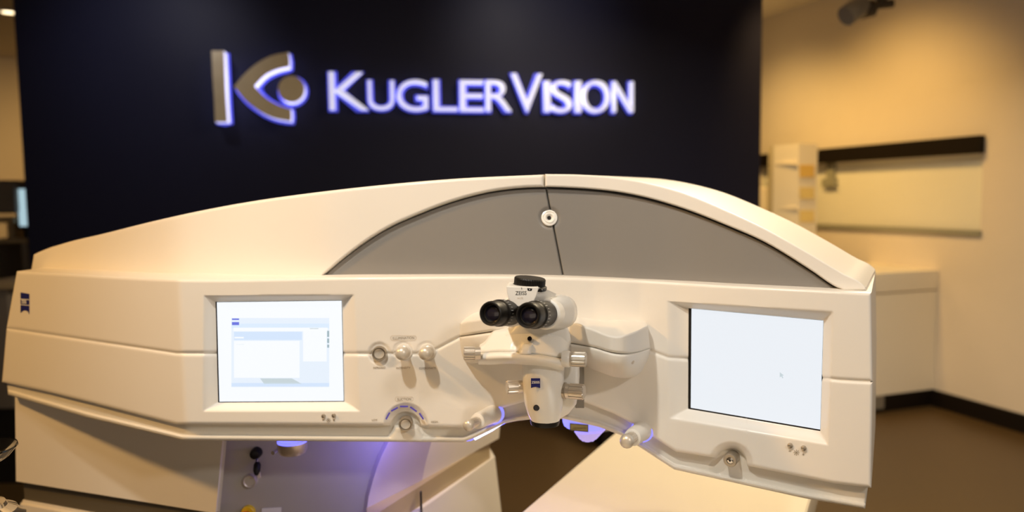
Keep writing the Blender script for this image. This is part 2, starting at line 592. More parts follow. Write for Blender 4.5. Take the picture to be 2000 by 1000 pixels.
sgn = thing('lettering_sign', 'backlit white raised letters reading KUGLERVISION on the dark blue wall', 'sign',
            on_sign(945, 185, 0.0))
LET = [('K', 644, 717, 141, 213), ('U', 720, 769, 157, 213), ('G', 777, 835, 156, 215), ('L', 849, 893, 156, 215),
       ('E', 901, 945, 157, 216), ('R', 952, 999, 157, 216), ('V', 1002, 1060, 144, 217), ('I', 1066, 1075, 158, 217),
       ('S', 1080, 1118, 157, 218), ('I', 1127, 1136, 158, 218), ('O', 1140, 1192, 157, 219), ('N', 1200, 1238, 159, 218)]
for ch, x0, x1, y0, y1 in LET:
    for nm, ext, ofs in (('letter', 'f', -0.014), ('halo_glow_plate', 'h', 0.030)):
        me = text_mesh(ch, 0.5, ofs, 5)
        co = np.array([v.co for v in me.vertices]); mn = co.min(0); mx = co.max(0)
        SL = 0.075
        A = on_sign(x0, y1, SL); C = on_sign(x1, y0, SL)
        wd = (C - A).dot(exn); ht = C.z - A.z
        g = 0.0 if ext == 'f' else HALO * 0.75
        front, rear = (SL, 0.022) if ext == 'f' else (0.018, 0.002)
        base = A - nvec * SL
        for v in me.vertices:
            a = (v.co.x - mn[0]) / (mx[0] - mn[0]) * (wd + 2 * g) - g
            b = (v.co.y - mn[1]) / (mx[1] - mn[1]) * (ht + 2 * g) - g
            off = front if v.co.z > 0 else rear
            v.co = base + exn * a + Vector((0, 0, b)) + nvec * off
        me.update()
        if ext == 'f':
            mi = [0 if abs(p.normal.dot(nvec)) > .9 else 1 for p in me.polygons]
            o = link('letter', me, ['sign_face', 'sign_side'], sgn, None)
            me.polygons.foreach_set('material_index', mi)
        else:
            link('halo_glow_plate', me, 'sign_halo', sgn, None)  # added glowing plate, the letter's halo of light on the wall

# ------------------------------------------------------------------ laser console
las = thing('laser_console', 'wide white surgical laser console with two built-in touch screens and a grey arched hood',
            'laser machine', (-0.6, 1.9, 0))

DB = depth_fn([(-60, 1.93), (345, 1.50), (690, 1.50), (1000, 1.515), (1160, 1.527), (1250, 1.518), (1325, 1.493),
               (1640, 1.345), (1760, 1.30)], 5)
top_c = cur([(0, 529), (32, 530), (345, 545), (700, 541), (1095, 541), (1250, 547), (1400, 556), (1600, 566), (1712, 572)])
seam = lin([(0, 640), (12, 641), (345, 690), (835, 691), (900, 657), (1000, 640), (1150, 640), (1264, 683), (1305, 698),
            (1350, 701), (1605, 738), (1640, 742), (1712, 746)])
_sb = lin([(0, 746), (7, 747), (90, 765), (180, 787), (345, 829), (760, 831), (905, 835), (980, 797), (1030, 783), (1140, 785),
           (1200, 808), (1240, 830), (1320, 882), (1398, 894), (1452, 908), (1628, 944), (1712, 954)])


def bot_c(x):
    x = np.asarray(x, float)
    y = _sb(x)
    for cx, cy, r, base in ((793, 832, 29, 0), (1427, 906, 32, 0)):
        d = np.clip(1 - ((x - cx) / r) ** 2, 0, 1)
        arch = cy - r * np.sqrt(d)
        # smooth shoulders
        y = np.where(np.abs(x - cx) < r, np.minimum(y, arch + 2), y)
    return y


def recess(outer, inner, dmax):
    def side(p, q):
        (x1, y1), (x2, y2) = p, q
        L_ = math.hypot(x2 - x1, y2 - y1)
        return lambda X, Y: ((x2 - x1) * (Y - y1) - (y2 - y1) * (X - x1)) / L_
    so = [side(outer[i], outer[(i + 1) % 4]) for i in range(4)]
    si = [side(inner[i], inner[(i + 1) % 4]) for i in range(4)]

    def f(X, Y):
        m = np.full(X.shape, 9.0)
        for a, b in zip(so, si):
            do = a(X, Y); di = -b(X, Y)
            den = do + di
            den = np.where(np.abs(den) < 1e-3, 1e-3, den)
            s = do / den
            s = np.where(do <= 0, -0.01, s)
            s = np.where(den < 0, 9, s)
            m = np.minimum(m, s)
        m = np.clip(m, 0, 1)
        return dmax * (0.55 * m + 0.45 * m * m * (3 - 2 * m))
    return f


LO = [(398, 577), (692, 575), (704, 804), (396, 804)]
LI = [(422, 590), (667, 587), (671, 783), (427, 785)]
RO = [(1302, 588), (1628, 608), (1618, 870), (1306, 818)]
RI = [(1347, 603), (1607, 627), (1601, 840), (1346, 797)]
rl = recess(LO, LI, 0.020); rr_ = recess(RO, RI, 0.022)


def gs(d, s): return np.exp(-(d / s) ** 2)


def ring_dip(X, Y, cx, cy, r0, r1, dep):
    r = np.hypot(X - cx, Y - cy)
    return dep * np.clip((r1 - r) / (r1 - r0), 0, 1)


def body_disp(X, Y):
    D = rl(X, Y) + rr_(X, Y)
    D = D + ring_dip(X, Y, 741, 690, 17, 23, .004)
    D = D + ring_dip(X, Y, 787, 686, 17, 20, .002) + ring_dip(X, Y, 833, 686, 17, 20, .002)
    D = D + ring_dip(X, Y, 793, 830, 30, 44, .010)
    D = D + ring_dip(X, Y, 1427, 906, 26, 44, .012)
    return D


def bk_body(px):
    t = np.clip((px - 200) / 1500, 0, 1)
    L_ = 0.30 + 0.06 * t
    return (L_ * (0.05 + 0.45 * t), L_, 0)


def sag(c, k):
    return lambda x: c(x) + k


panel('upper_shell', las, 'shell', top_c, sag(seam, -0.6), (33, 13), (1702, 1705), DB, body_disp, nu=760, nv=75, rnd=7.5,
      rdep=.006, back=bk_body, edges=(.7, 1.5, 2.5, 3.5, 5, 7))
panel('lower_shell', las, 'shell', sag(seam, 0.6), bot_c, (13, 4), (1705, 1702), DB, body_disp, nu=820, nv=80, rnd=7.5,
      rdep=.006, back=bk_body, edges=(.7, 1.5, 2.5, 3.5, 5, 7))

panel('seam_strip', las, 'shell', sag(seam, -4), sag(seam, 4), (16, 15), (1700, 1700), lambda x, y: DB(x, y) + .0035, lambda X, Y: rl(X, Y) + rr_(X, Y) + ring_dip(X, Y, 741, 690, 17, 23, .004), nu=700, nv=3, rnd=1, rdep=0, back=(0, .01, 0), edges=(1,))
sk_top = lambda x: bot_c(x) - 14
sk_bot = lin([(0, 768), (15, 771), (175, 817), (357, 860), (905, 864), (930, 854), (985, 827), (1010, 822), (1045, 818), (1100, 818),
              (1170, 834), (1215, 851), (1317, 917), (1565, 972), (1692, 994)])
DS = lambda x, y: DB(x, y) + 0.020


def skirt_disp(X, Y):
    # boss under the round buttons
    a = np.clip(1 - np.abs((X - 793) / (22 + (Y - 830) * .55)) ** 6, 0, 1)
    g = np.clip((Y - 828) / 9, 0, 1)
    lip = np.clip((Y - (sk_bot(X) - 11)) / 5, 0, 1)
    lip = lip * lip * (3 - 2 * lip)
    return np.minimum(-0.014 * a * g * g * (3 - 2 * g), -0.011 * lip)


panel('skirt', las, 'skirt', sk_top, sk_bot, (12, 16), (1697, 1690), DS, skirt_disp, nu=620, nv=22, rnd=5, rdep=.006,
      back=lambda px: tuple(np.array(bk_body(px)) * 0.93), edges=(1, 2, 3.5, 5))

# hood ----------------------------------------------------------------
arc = cur([(629, 539), (665, 508), (714, 471), (760, 443), (811, 420), (892, 390), (974, 371), (1055, 365), (1100, 366), (1152, 369), (1200, 374),
           (1250, 383), (1328, 405), (1424, 442), (1488, 470), (1584, 528), (1632, 560), (1648, 567.5)])
sil = cur([(60, 503), (66, 498), (80, 491), (130, 474), (200, 457), (300, 432), (400, 410), (500, 392), (600, 378), (730, 363),
           (892, 349), (1062, 341)])
rtop = cur([(1064, 340), (1130, 341), (1200, 346), (1264, 357), (1328, 374), (1424, 413), (1488, 443), (1584, 496),
            (1648, 534), (1682, 552), (1693, 562)])
DH0 = depth_fn([(-60, 2.06), (62, 1.93), (345, 1.635), (640, 1.545), (1000, 1.54), (1160, 1.548), (1300, 1.525), (1360, 1.505),
                (1640, 1.372), (1760, 1.325)], 20)
hood_bot = cur([(40, 526), (62, 527), (345, 538), (640, 541.5), (1095, 541), (1250, 547), (1400, 556), (1600, 566), (1712, 571)])


def DH(x, y, lean=0.02):
    Y0 = DH0(x, y)
    h = np.maximum(0, (hood_bot(x) - y)) * Y0 / F
    t = np.clip((700 - x) / 500, 0, 1)
    return Y0 + (lean + 0.08 * t) * h + 0.4 * t * h * h


def left_low(x):
    x = np.asarray(x, float)
    return np.where(x < 629, hood_bot(x) + 1.5, arc(x))


panel('hood_cover', las, 'shell', sil, left_low, (66, 61), (1062, 1062), DH, None, nu=330, nv=46, rnd=6, rdep=.007,
      back=lambda px: (0.0 + .15 * max(0, (px - 500) / 560), 0.33, -0.03), edges=(1, 2, 3.5, 5, 7))


def right_low(x):
    x = np.asarray(x, float)
    return np.where(x < 1648, arc(x), 567.5)


panel('hood_cover', las, 'shell', rtop, right_low, (1064.5, 1064.5), (1692, 1692), DH, None, nu=300, nv=14, rnd=4, rdep=.006,
      back=(0.165, 0.31, 0), edges=(1, 2, 3.5, 5))


def DG(x, y): return DH(x, y) + 0.012


def g_disp(X, Y):
    rim = Y - arc(X)
    return ring_dip(X, Y, 1073, 425, 12, 22, 0.006) + 0.0 * rim


sx0, sx1 = 1064, 1101     # slanted joint between the two grey panels


def joint(y):
    return np.interp(y, [366, 392, 541], [1063, 1068, 1101])


def grey(L, R, nu):
    return panel('arched_panel', las, 'hood_grey', sag(arc, 3.6), sag(hood_bot, 4), L, R, DG, g_disp, nu=nu, nv=70, rnd=3,
                 rdep=.004, back=(0.05, 0.16, 0), edges=(1, 2, 3))


grey((632, 632), (1065.5, 1100), 200)
grey((1067.5, 1102), (1650, 1650), 220)
# dark reveal behind the gap between cover and grey panels
panel('reveal', las, 'dark_gap', sag(arc, -3), sag(arc, 8), 634, 1646, lambda x, y: DH(x, y) + 0.020, None, nu=160, nv=4,
      rnd=1, rdep=0, back=(0.02, 0.05, 0), edges=(1,))
# light bead that follows the arc
o_, ex_, ez_, n_ = surf_frame(1073, 425, lambda a, b: DG(a, b), 0)
kx = (n_ + Vector((0, 0, .25))).normalized()
add_lathe('hood_latch', [(0.0165, -.008), (0.0165, -.001), (0.0135, 0.0), (0.0128, -0.002), (0.0115, -0.002), (0.0105, 0.001), (0.008, 0.001),
                         (0.005, -0.002), (0.0035, -0.006)], o_, kx, 'white_paint', las, 36)
add_lathe('latch_hole', [(0.0042, -.006), (0.0042, -0.0035)], o_, kx, 'black', las, 20)

# screens ---------------------------------------------------------------
def screen(name, quad, dep, off, m, label):
    f = lambda x, y: DB(x, y) + dep
    (a, b, c, d) = quad          # TL TR BR BL
    return quad_panel(name, quad, f, m, label), f


def quad_panel(name, quad, f, m, label=None):
    (ax_, ay), (bx, by), (cx, cy), (dx, dy) = quad
    return panel(name, las, m, lin([(ax_, ay), (bx, by)]), lin([(dx, dy), (cx, cy)]), (ax_, dx), (bx, cx), f, None, nu=40, nv=4,
                 rnd=1, rdep=0.0, back=(0, .006, 0), edges=(1,), label=label)


def grow(q, d):
    cx = sum(p[0] for p in q) / 4; cy = sum(p[1] for p in q) / 4
    return [(x + d * (1 if x > cx else -1), y + d * (1 if y > cy else -1)) for x, y in q]


def screen_sub(name, scr, items, f, off):
    polys = [pix_poly(q, f, off) for q, m_ in items]
    ms = []
    for q, m_ in items:
        if m_ not in ms: ms.append(m_)
    vs = []; fs = []; mi = []
    for p, (q, m_) in zip(polys, items):
        fs.append(list(range(len(vs), len(vs) + len(p)))); vs += p; mi.append(ms.index(m_))
    me = mesh_from(vs, fs, mi, recalc=False)
    return link(name, me, ms, scr, None)


def qd(x0, y0, x1, y1): return [(x0, y0), (x0, y1), (x1, y1), (x1, y0)]


quad_panel('screen_gasket', [(421, 589), (668, 586), (672, 784), (426, 786)], lambda x, y: DB(x, y) + .0190, 'black')
s1, f1 = screen('touch_screen', [(423.5, 590.5), (667, 587.5), (671, 783), (428.5, 784.6)], 0.0175, 0, 'screen_white', 'lit white screen with a pale blue program window')
screen_sub('program_window', s1, [
    (qd(452, 621, 643, 756), 'screen_pale'),
    (qd(452, 632, 643, 641), 'screen_blue')], f1, .0006)
screen_sub('program_window', s1, [
    (qd(456, 640, 640, 647), 'screen_white'),
    (qd(457, 648, 590, 664), 'screen_blue'),
    (qd(452, 748, 643, 755), 'screen_blue'),
    ([(508, 739), (516, 750), (590, 750), (570, 739)], 'screen_grey'),
    ([(456, 740), (462, 748), (505, 748), (500, 740)], 'screen_pale')], f1, .0012)
screen_sub('program_window', s1, [
    (qd(457, 666, 585, 738), 'screen_white'),
    (qd(592, 645, 638, 706), 'screen_white'),
    (qd(458, 658, 476, 661), 'screen_white'),
    (qd(639, 646, 643, 658), 'screen_teal'),
    (qd(639, 661, 643, 670), 'screen_teal'),
    (qd(639, 673, 643, 679), 'screen_teal'),
    (qd(605, 641, 622, 642.5), 'screen_grey'),
    (qd(462, 672, 477, 673.5), 'screen_grey')], f1, .0018)
screen_sub('program_logo', s1, [
    (qd(453, 622, 467, 625), 'screen_logo'),
    (qd(453, 629, 467, 635), 'screen_logo')], f1, .0026)
quad_panel('screen_gasket', [(1345, 600), (1609, 624), (1603, 843), (1344, 800)], lambda x, y: DB(x, y) + .0210, 'black')
s2, f2 = screen('touch_screen', [(1351, 603), (1608, 626.5), (1602, 839), (1349.5, 796.5)], 0.0195, 0, 'screen_right', 'lit blank blue-white screen with a small arrow pointer')
screen_sub('pointer', s2, [
    ([(1523, 727), (1523, 737), (1526, 735), (1528, 739), (1530, 738), (1528, 734), (1531, 733)], 'screen_grey')], f2, .001)

# brand shield on the left end
def shield(parent, x0, y0, x1, y1, depth, off=.0012, band=True, skew=0):
    n = 8
    bx = [x0 + (x1 - x0) * i / n for i in range(n + 1)]
    pts = [(x0, y0), (x0, y1)] + [(b, y1 - (y1 - y0) * .12 * math.sin(math.pi * i / n)) for i, b in enumerate(bx)][1:-1] + [(x1, y1 + skew), (x1, y0 + skew)]
    o = add_prisms('brand_badge', [pix_poly(pts, depth, off)], (0, 0.0008, 0), 'brand_blue', parent, label='dark blue badge with ZEISS in white')
    return o


bd = shield(las, 40, 571, 57, 611, DB, .0015, skew=3)
place_text('badge_text', 'ZEISS', 48.5, 589, 16, 7, DB, 'print_white', bd, off=.0022, offset=.02)
for yy in (583.5, 594.5):
    add_prisms('badge_stripe', [pix_poly([(40, yy), (40, yy + 1.3), (57, yy + 2.6), (57, yy + 1.3)], DB, .0022)], (0, .0006, 0), 'print_white', bd)

# buttons and knobs on the console ------------------------------------------
def button(px, py, r, depth, lift=0.0, name='push_button', label=None, m='button_metal'):
    o, ex, ez, n = surf_frame(px, py, depth, lift)
    R = M(r, o.y)
    b = add_lathe(name, [(R, -.012), (R, 0.004), (R * .93, .0065), (R * .84, .0065), (R * .80, .003), (R * .78, .0015)],
                  o, n, m, las, 36, label)
    add_lathe('button_cap', [(R * .77, -.004), (R * .77, .001), (R * .68, .003), (R * .35, .0018), (0, .0015)], o, n, 'cap_beige', b, 36)
    return b


button(741, 690, 14.5, DB, .001)


def joystick(fx, fy, bx, by, r, depth, length, name='control_knob'):
    o, ex, ez, n = surf_frame(bx, by, depth, 0)
    e = V3(fx, fy, o.y - length)
    ax = (e - o); L_ = ax.length
    R = M(r, o.y - length)
    b = add_lathe(name, [(R * 1.05, -.01), (R * 1.05, .002), (R * .80, .004), (R * .80, L_ * .45), (R * .98, L_ * .5), (R * 1.0, L_ * .72)]
                  + [(R * math.cos(t), L_ * .72 + R * .75 * math.sin(t)) for t in np.linspace(.15, math.pi / 2, 9)], o, ax, 'cap_beige', las, 36)
    add_lathe('knob_collar', [(R * 1.22, -.008), (R * 1.22, .0015), (R * 1.05, .002)], o, n, 'pod_shell', b, 36)


joystick(783, 692, 789, 687, 13.3, DB, .045)
joystick(829, 692, 835, 687, 13.3, DB, .045)
button(793, 826, 14, lambda x, y: DB(x, y) + .006, .006, label='round metal push button below the SUCTION scale')


def dot(px, py, r, depth, m, parent, name, h=.002, lift=0.0005, dome=True):
    o, ex, ez, n = surf_frame(px, py, depth, lift)
    R = M(r, o.y)
    pr = [(R, -.003), (R, h * .4), (R * .85, h * .8), (R * .5, h), (0, h * 1.1)]
    return add_lathe(name, pr, o, n, m, parent, 24)


for x, y in ((632, 812), (652, 811)): dot(x, y, 4, DB, 'button_metal', las, 'brightness_button', .004)
for x, y in ((1543.5, 870), (1570, 875)): dot(x, y, 5.3, DB, 'button_metal', las, 'brightness_button', .005)


def sun(px, py, r):
    vs = []; fs = []
    for i in range(8):
        t = i * math.pi / 4
        c, s = math.cos(t), math.sin(t)
        q = [(px + c * r * .45 - s * .5, py + s * r * .45 + c * .5), (px + c * r - s * .5, py + s * r + c * .5),
             (px + c * r + s * .5, py + s * r - c * .5), (px + c * r * .45 + s * .5, py + s * r * .45 - c * .5)]
        p = pix_poly(q, DB, .0012)
        fs.append([len(vs) + j for j in range(4)]); vs += p
    p = pix_poly([(px + r * .32 * math.cos(t), py + r * .32 * math.sin(t)) for t in np.linspace(0, 6.28, 12, endpoint=False)], DB, .0012)
    fs.append([len(vs) + j for j in range(12)]); vs += p
    return link('brightness_mark', mesh_from(vs, fs, recalc=False), 'print_dark', las, None)


sun(641.5, 821, 4.5); sun(1555.5, 884, 6)
for x, y, b in ((631, 820, 'minus'), (1542.5, 881, 'minus'), (652, 820.5, 'plus'), (1569, 887.5, 'plus')):
    q = [qd(x - 2, y - .5, x + 2, y + .5)]
    if b == 'plus': q.append(qd(x - .5, y - 2, x + .5, y + 2))
    add_prisms('brightness_mark', [pix_poly(z, DB, .0012) for z in q], (0, .0005, 0), 'print_dark', las)


def pill(cx, cy, w_, h_):
    out = []; inn = []
    for i in range(24):
        t = 2 * math.pi * i / 24
        sx = w_ / 2 - h_ / 2
        a = cx + (sx if math.cos(t) > 0 else -sx)
        out.append((a + h_ / 2 * math.cos(t), cy + h_ / 2 * math.sin(t)))
        inn.append((a + (h_ / 2 - .7) * math.cos(t), cy + (h_ / 2 - .7) * math.sin(t)))
    vs = pix_poly(out, DB, .001) + pix_poly(inn, DB, .001)
    fs = [[i, (i + 1) % 24, 24 + (i + 1) % 24, 24 + i] for i in range(24)]
    link('label_outline', mesh_from(vs, fs, recalc=False), 'print_pale', las, None)


pill(788, 660, 51, 10); pill(789.5, 779.5, 36, 10)
place_text('label_text', 'ILLUMINATION', 788, 660, 42, 5, DB, 'print_dark', las)
place_text('label_text', 'SUCTION', 789.5, 779.5, 27, 5, DB, 'print_dark', las)
place_text('label_text', 'INFRARED', 741, 718, 24, 4, DB, 'print_dark', las)
place_text('label_text', 'INTENSITY', 788, 718.5, 28, 4, DB, 'print_dark', las)
place_text('label_text', 'COORDINATE', 835, 719, 33, 4, DB, 'print_dark', las)
place_text('label_text', 'LOW', 732, 820, 11, 4, DB, 'print_dark', las)
place_text('label_text', 'HIGH', 848.5, 823.5, 13, 4, DB, 'print_dark', las)
place_text('label_text', 'ON/OFF', 795, 850.5, 18, 3.5, lambda x, y: DB(x, y) + .008, 'print_dark', las)
for (x0, y0), (x1, y1) in (((754, 819), (761, 806)), ((764, 803), (777, 796)), ((781, 794), (797, 794)), ((801, 795), (814, 804)), ((819, 807), (827, 819))):
    dx, dy = x1 - x0, y1 - y0; L_ = math.hypot(dx, dy); nx, ny = -dy / L_ * 1.4, dx / L_ * 1.4
    add_prisms('level_light', [pix_poly([(x0 - nx, y0 - ny), (x0 + nx, y0 + ny), (x1 + nx, y1 + ny), (x1 - nx, y1 - ny)], DB, .0014)], (0, .001, 0), 'led_dim', las)

# keyed lock at the right
o_, _, _, n_ = surf_frame(1427, 898, DB, -.002)
lk = add_lathe('key_lock', [(M(13.5, 1.45), -.02), (M(13.5, 1.45), .006), (M(12, 1.45), .008), (M(7, 1.45), .008), (M(6.5, 1.45), .005)], o_, n_, 'button_metal', las, 36)
add_lathe('key_slot', [(M(6.3, 1.45), .002), (M(6.3, 1.45), .0065), (M(3, 1.45), .0075), (0, .0078)], o_, n_, 'chrome', lk, 24)
add_lathe('key_slot', [(M(2.2, 1.45), .002), (M(2.2, 1.45), .0085)], o_, n_, 'black', lk, 12)

# pods either side of the microscope ---------------------------------------
DPR = depth_fn([(1000, 1.44), (1112, 1.475), (1140, 1.455), (1192, 1.395), (1222, 1.395), (1250, 1.44), (1272, 1.50), (1300, 1.56)], 7)
pt = cur([(1112, 634), (1118, 631), (1150, 639), (1192, 654), (1210, 655), (1225, 651), (1245, 644), (1262, 636), (1270, 634)])
pm = cur([(1112, 670), (1118, 671), (1165, 680), (1192, 688), (1210, 691), (1240, 689), (1270, 680)])
pb = cur([(1112, 712), (1138, 715), (1170, 726), (1200, 736), (1225, 738), (1245, 732), (1258, 718), (1268, 698), (1271, 686)])
panel('mount_arm_cover', las, 'pod_shell', pt, sag(pm, -.35), (1112, 1112), (1265, 1270), DPR, lambda X, Y: 0.00 * X, nu=90, nv=28, rnd=6, rdep=.008,
      back=(0.0, 0.16, 0.01), edges=(1, 2, 3.5, 5))


def pod_bulge(X, Y):
    v = np.clip((Y - pm(X)) / np.maximum(pb(X) - pm(X), 1), 0, 1)
    return 0.05 * v ** 3


panel('mount_arm_cover', las, 'pod_shell', sag(pm, .35), pb, (1112, 1112), (1270.5, 1269), DPR, pod_bulge, nu=90, nv=30, rnd=6, rdep=.008,
      back=(0.0, 0.16, 0.03), edges=(1, 2, 3.5, 5))
dot(1235, 704, 7.5, lambda x, y: DPR(x, y) + .006, 'print_pale', las, 'cover_screw', .0015)
DPL = depth_fn([(860, 1.56), (897, 1.50), (915, 1.455), (960, 1.42), (1040, 1.42)], 6)
panel('mount_arm_cover', las, 'pod_shell', cur([(895, 634), (905, 629), (940, 621), (1020, 608)]), lin([(895, 657), (960, 647), (1040, 645)]), (899, 898), (1020, 1020),
      DPL, None, nu=60, nv=18, rnd=6, rdep=.008, back=(0, .15, .01), edges=(1, 2, 3.5, 5))
panel('mount_arm_cover', las, 'pod_shell', lin([(895, 659), (960, 649), (1040, 647)]), cur([(897, 690), (905, 704), (918, 710), (940, 708), (1020, 712)]), (898, 900), (1020, 1020),
      DPL, lambda X, Y: 0.03 * np.clip((Y - 658) / 50, 0, 1) ** 2, nu=60, nv=24, rnd=6, rdep=.008, back=(0, .15, .01), edges=(1, 2, 3.5, 5))

# lit handles under the microscope ------------------------------------------
def handle(rx, ry, fx, fy, Yr, Yf, r, capr):
    o = V3(rx, ry, Yr); e = V3(fx, fy, Yf); ax = e - o; L_ = ax.length / .89
    R = M(r, Yr); C = M(capr, Yf)
    h = add_lathe('lit_handle', [(R * 1.15, -.03), (R * 1.15, .002), (R * 1.08, L_ * .1), (R, L_ * .35), (R * .97, L_ * .52), (R * .90, L_ * .57), (R * .7, L_ * .58)], o, ax, 'pod_shell', las, 36,
                  label='stubby white handle with a round cap and a blue lit ring')
    add_lathe('light_ring', [(R * 1.22, -.012), (R * 1.28, -.008), (R * 1.28, -.003), (R * 1.18, -.0015)], o, ax, 'led_blue', h, 36)
    add_lathe('handle_grip', [(C * .82, L_ * .55), (C * .86, L_ * .60), (C * .86, L_ * .82), (C * .8, L_ * .84)], o, ax, 'knob_metal', h, flutes=16, famp=.06, frange=(L_ * .59, L_ * .83))
    add_lathe('handle_cap', [(C * .8, L_ * .80), (C * .98, L_ * .84)] + [(C * math.cos(t), L_ * .88 + C * .8 * math.sin(t)) for t in np.linspace(0.05, math.pi / 2, 9)], o, ax, 'cap_beige', h, 32)


handle(963, 809, 914, 831, 1.515, 1.40, 16, 11.5)
handle(1253, 842, 1224, 862, 1.515, 1.39, 17.5, 14.5)

# blue light strip in the arch edge
add_prisms('light_strip', [pix_poly([(911, 862), (920, 861), (989, 826), (984, 824)], lambda x, y: DB(x, y) + .030)], (0, .03, 0), 'led_blue', las)
add_prisms('light_strip', [pix_poly([(925, 856), (928, 860), (962, 842), (984, 827), (980, 827), (955, 839)], lambda x, y: DB(x, y) + .0285)], (0, .004, 0), 'led_white', las)

# nozzle under the arch; blue light falling on it is put in as emission
def nozzle():
    Yn = 1.60
    topc = V3(1142, 822, Yn)
    s = Yn / F
    prof = [(44, 0), (44, 8), (40, 14), (36, 18), (30, 22), (24, 30), (19, 37), (15, 40), (0, 41)]
    pts = [(1098, 812), (1188, 830), (1187, 840), (1178, 845), (1168, 855), (1162, 863), (1152, 866), (1136, 864), (1128, 856), (1119, 844), (1106, 838), (1100, 832)]
    a = [(1097, 806), (1189, 826), (1188, 838), (1165, 843), (1140, 845), (1118, 842), (1104, 836), (1099, 829)]
    b = [(1119, 841.5), (1140, 845), (1165, 843), (1184, 839), (1170, 853), (1162, 862), (1154, 865), (1140, 865), (1134, 862), (1127, 853)]
    n1 = add_prisms('blue_lit_nozzle', [pix_poly(a, Yn)], (0.02, .10, .0), 'nozzle_blue_lit', las, bevel=.003, label='nozzle hanging under the arch, the blue light on it put in as glow')
    add_prisms('nozzle_tip', [pix_poly(b, Yn + .004)], (0.02, .09, 0), 'nozzle_lilac_lit', n1, bevel=.004)
    lab = [(1114, 828), (1148, 831), (1148, 843), (1114, 840)]
    lb = add_prisms('warning_label', [pix_poly(lab, Yn, .003)], (0, .002, 0), 'label_gold', n1)
    for q in ([(1113, 827), (1149, 830), (1149, 831.4), (1113, 828.4)], [(1113, 839.4), (1149, 842.4), (1149, 844), (1113, 841)],
              [(1113, 827), (1114.6, 827), (1114.6, 841), (1113, 841)], [(1147.4, 830), (1149, 830), (1149, 844), (1147.4, 844)]):
        add_prisms('label_border', [pix_poly(q, Yn, .0035)], (0, .002, 0), 'base_groove', n1)
    place_text('label_text', 'LASER RADIATION', 1131, 835.5, 28, 4, Yn, 'base_groove', n1, off=.004)


nozzle()

# base of the console ---------------------------------------------------------
def edge_line(pts, Y, z):
    """point at height z on the straight line through two measured points"""
    a = P(pts[0][0], pts[0][1], Y[0]); b = P(pts[1][0], pts[1][1], Y[1])
    t = (z - a[2]) / (b[2] - a[2])
    return Vector(a + (b - a) * t)


ZB = 1.045; ZG1 = 0.785; ZG0 = 0.735
E0 = (((23, 800), (25, 950)), (1.90, 1.90))
E1 = (((443, 862), (430, 1000)), (1.675, 1.675))
E2 = (((441, 862), (428, 1000)), (1.70, 1.70))
E3 = (((760, 862), (716, 1000)), (1.72, 1.70))
E4 = (((843, 862), (818, 985)), (1.87, 1.84))
E5 = (((970, 850), (964, 875)), (2.19, 2.19))
E6x = (-0.42, 2.55); E7x = (-1.25, 2.45)


def ring_at(es, z): return [edge_line(e[0], e[1], z) for e in es]


def skin_levels(rings, close=True):
    vs = []; fs = []
    n = len(rings[0])
    for r in rings: vs += r
    for i in range(len(rings) - 1):
        for j in range(n if close else n - 1):
            fs.append([i * n + j, i * n + (j + 1) % n, (i + 1) * n + (j + 1) % n, (i + 1) * n + j])
    fs.append(list(range(n))); fs.append([(len(rings) - 1) * n + j for j in range(n)])
    return mesh_from(vs, fs)


def vert(x, y): return lambda z: Vector((x, y, z))


def smooth_bev(me, d, seg=3, vertical_only=True):
    bm = bmesh.new(); bm.from_mesh(me)
    ed = [e for e in bm.edges if (not vertical_only) or abs((e.verts[0].co - e.verts[1].co).normalized().z) > .6]
    bmesh.ops.bevel(bm, geom=ed, offset=d, segments=seg, affect='EDGES')
    bm.to_mesh(me); bm.free(); return me


# left block
def left_ring(z):
    a = edge_line(*E0, z); b = edge_line(*E1, z)
    return [a, b, Vector((b.x * 1.14, b.y * 1.14, z)), Vector((-.8, 2.35, z)), Vector((-1.22, 2.3, z))]


link('base_column', smooth_bev(skin_levels([left_ring(ZG1), left_ring(ZB)]), .012), 'base_shell', las)


def core_ring(z, back=.0):
    q = [edge_line(*E2, z), edge_line(*E3, z), edge_line(*E4, z), edge_line(*E5, z)]
    return q


# grey recessed front with control switches
a0, a1 = edge_line(*E2, ZG1 - .4), edge_line(*E2, ZB); b0, b1 = edge_line(*E3, ZG1 - .05), edge_line(*E3, ZB)
gv = [a0, Vector((b0.x - .01, b0.y, ZG1 - .4)), b1 + Vector((.02, 0, 0)), a1]
ga = Vector((edge_line(*E2, .9).x - .06, 1.70, .30))


# curved chamfer and right flank above the groove
def flank(z0, z1, nz, es, mats, name, th=(-0.05, 0.22, 0), sharp=50):
    rings = []
    for i in range(nz + 1):
        z = z0 + (z1 - z0) * i / nz
        rings.append([e(z) for e in es])
    n = len(es); vs = []
    for r in rings: vs += r
    m = len(vs)
    vs += [v + Vector(th) for v in vs]
    fs = []
    for i in range(nz):
        for j in range(n - 1):
            q = [i * n + j, i * n + j + 1, (i + 1) * n + j + 1, (i + 1) * n + j]
            fs.append(q); fs.append([k + m for k in q][::-1])
    for i in range(nz):
        for j in (0, n - 1):
            fs.append([i * n + j, (i + 1) * n + j, (i + 1) * n + j + m, i * n + j + m])
    for i in (0, nz):
        for j in range(n - 1):
            fs.append([i * n + j, i * n + j + 1, i * n + j + 1 + m, i * n + j + m])
    return link(name, mesh_from(vs, fs), mats, las, sharp)


def curve_edge(pts, Ys):
    """measured curved edge: returns point at height z"""
    w_ = [P(p[0], p[1], y) for p, y in zip(pts, Ys)]
    zz = np.array([q[2] for q in w_]); o = np.argsort(zz)
    xs = np.array([q[0] for q in w_])[o]; ys = np.array([q[1] for q in w_])[o]; zz = zz[o]
    return lambda z: Vector((float(np.interp(z, zz, xs)), float(np.interp(z, zz, ys)), z))


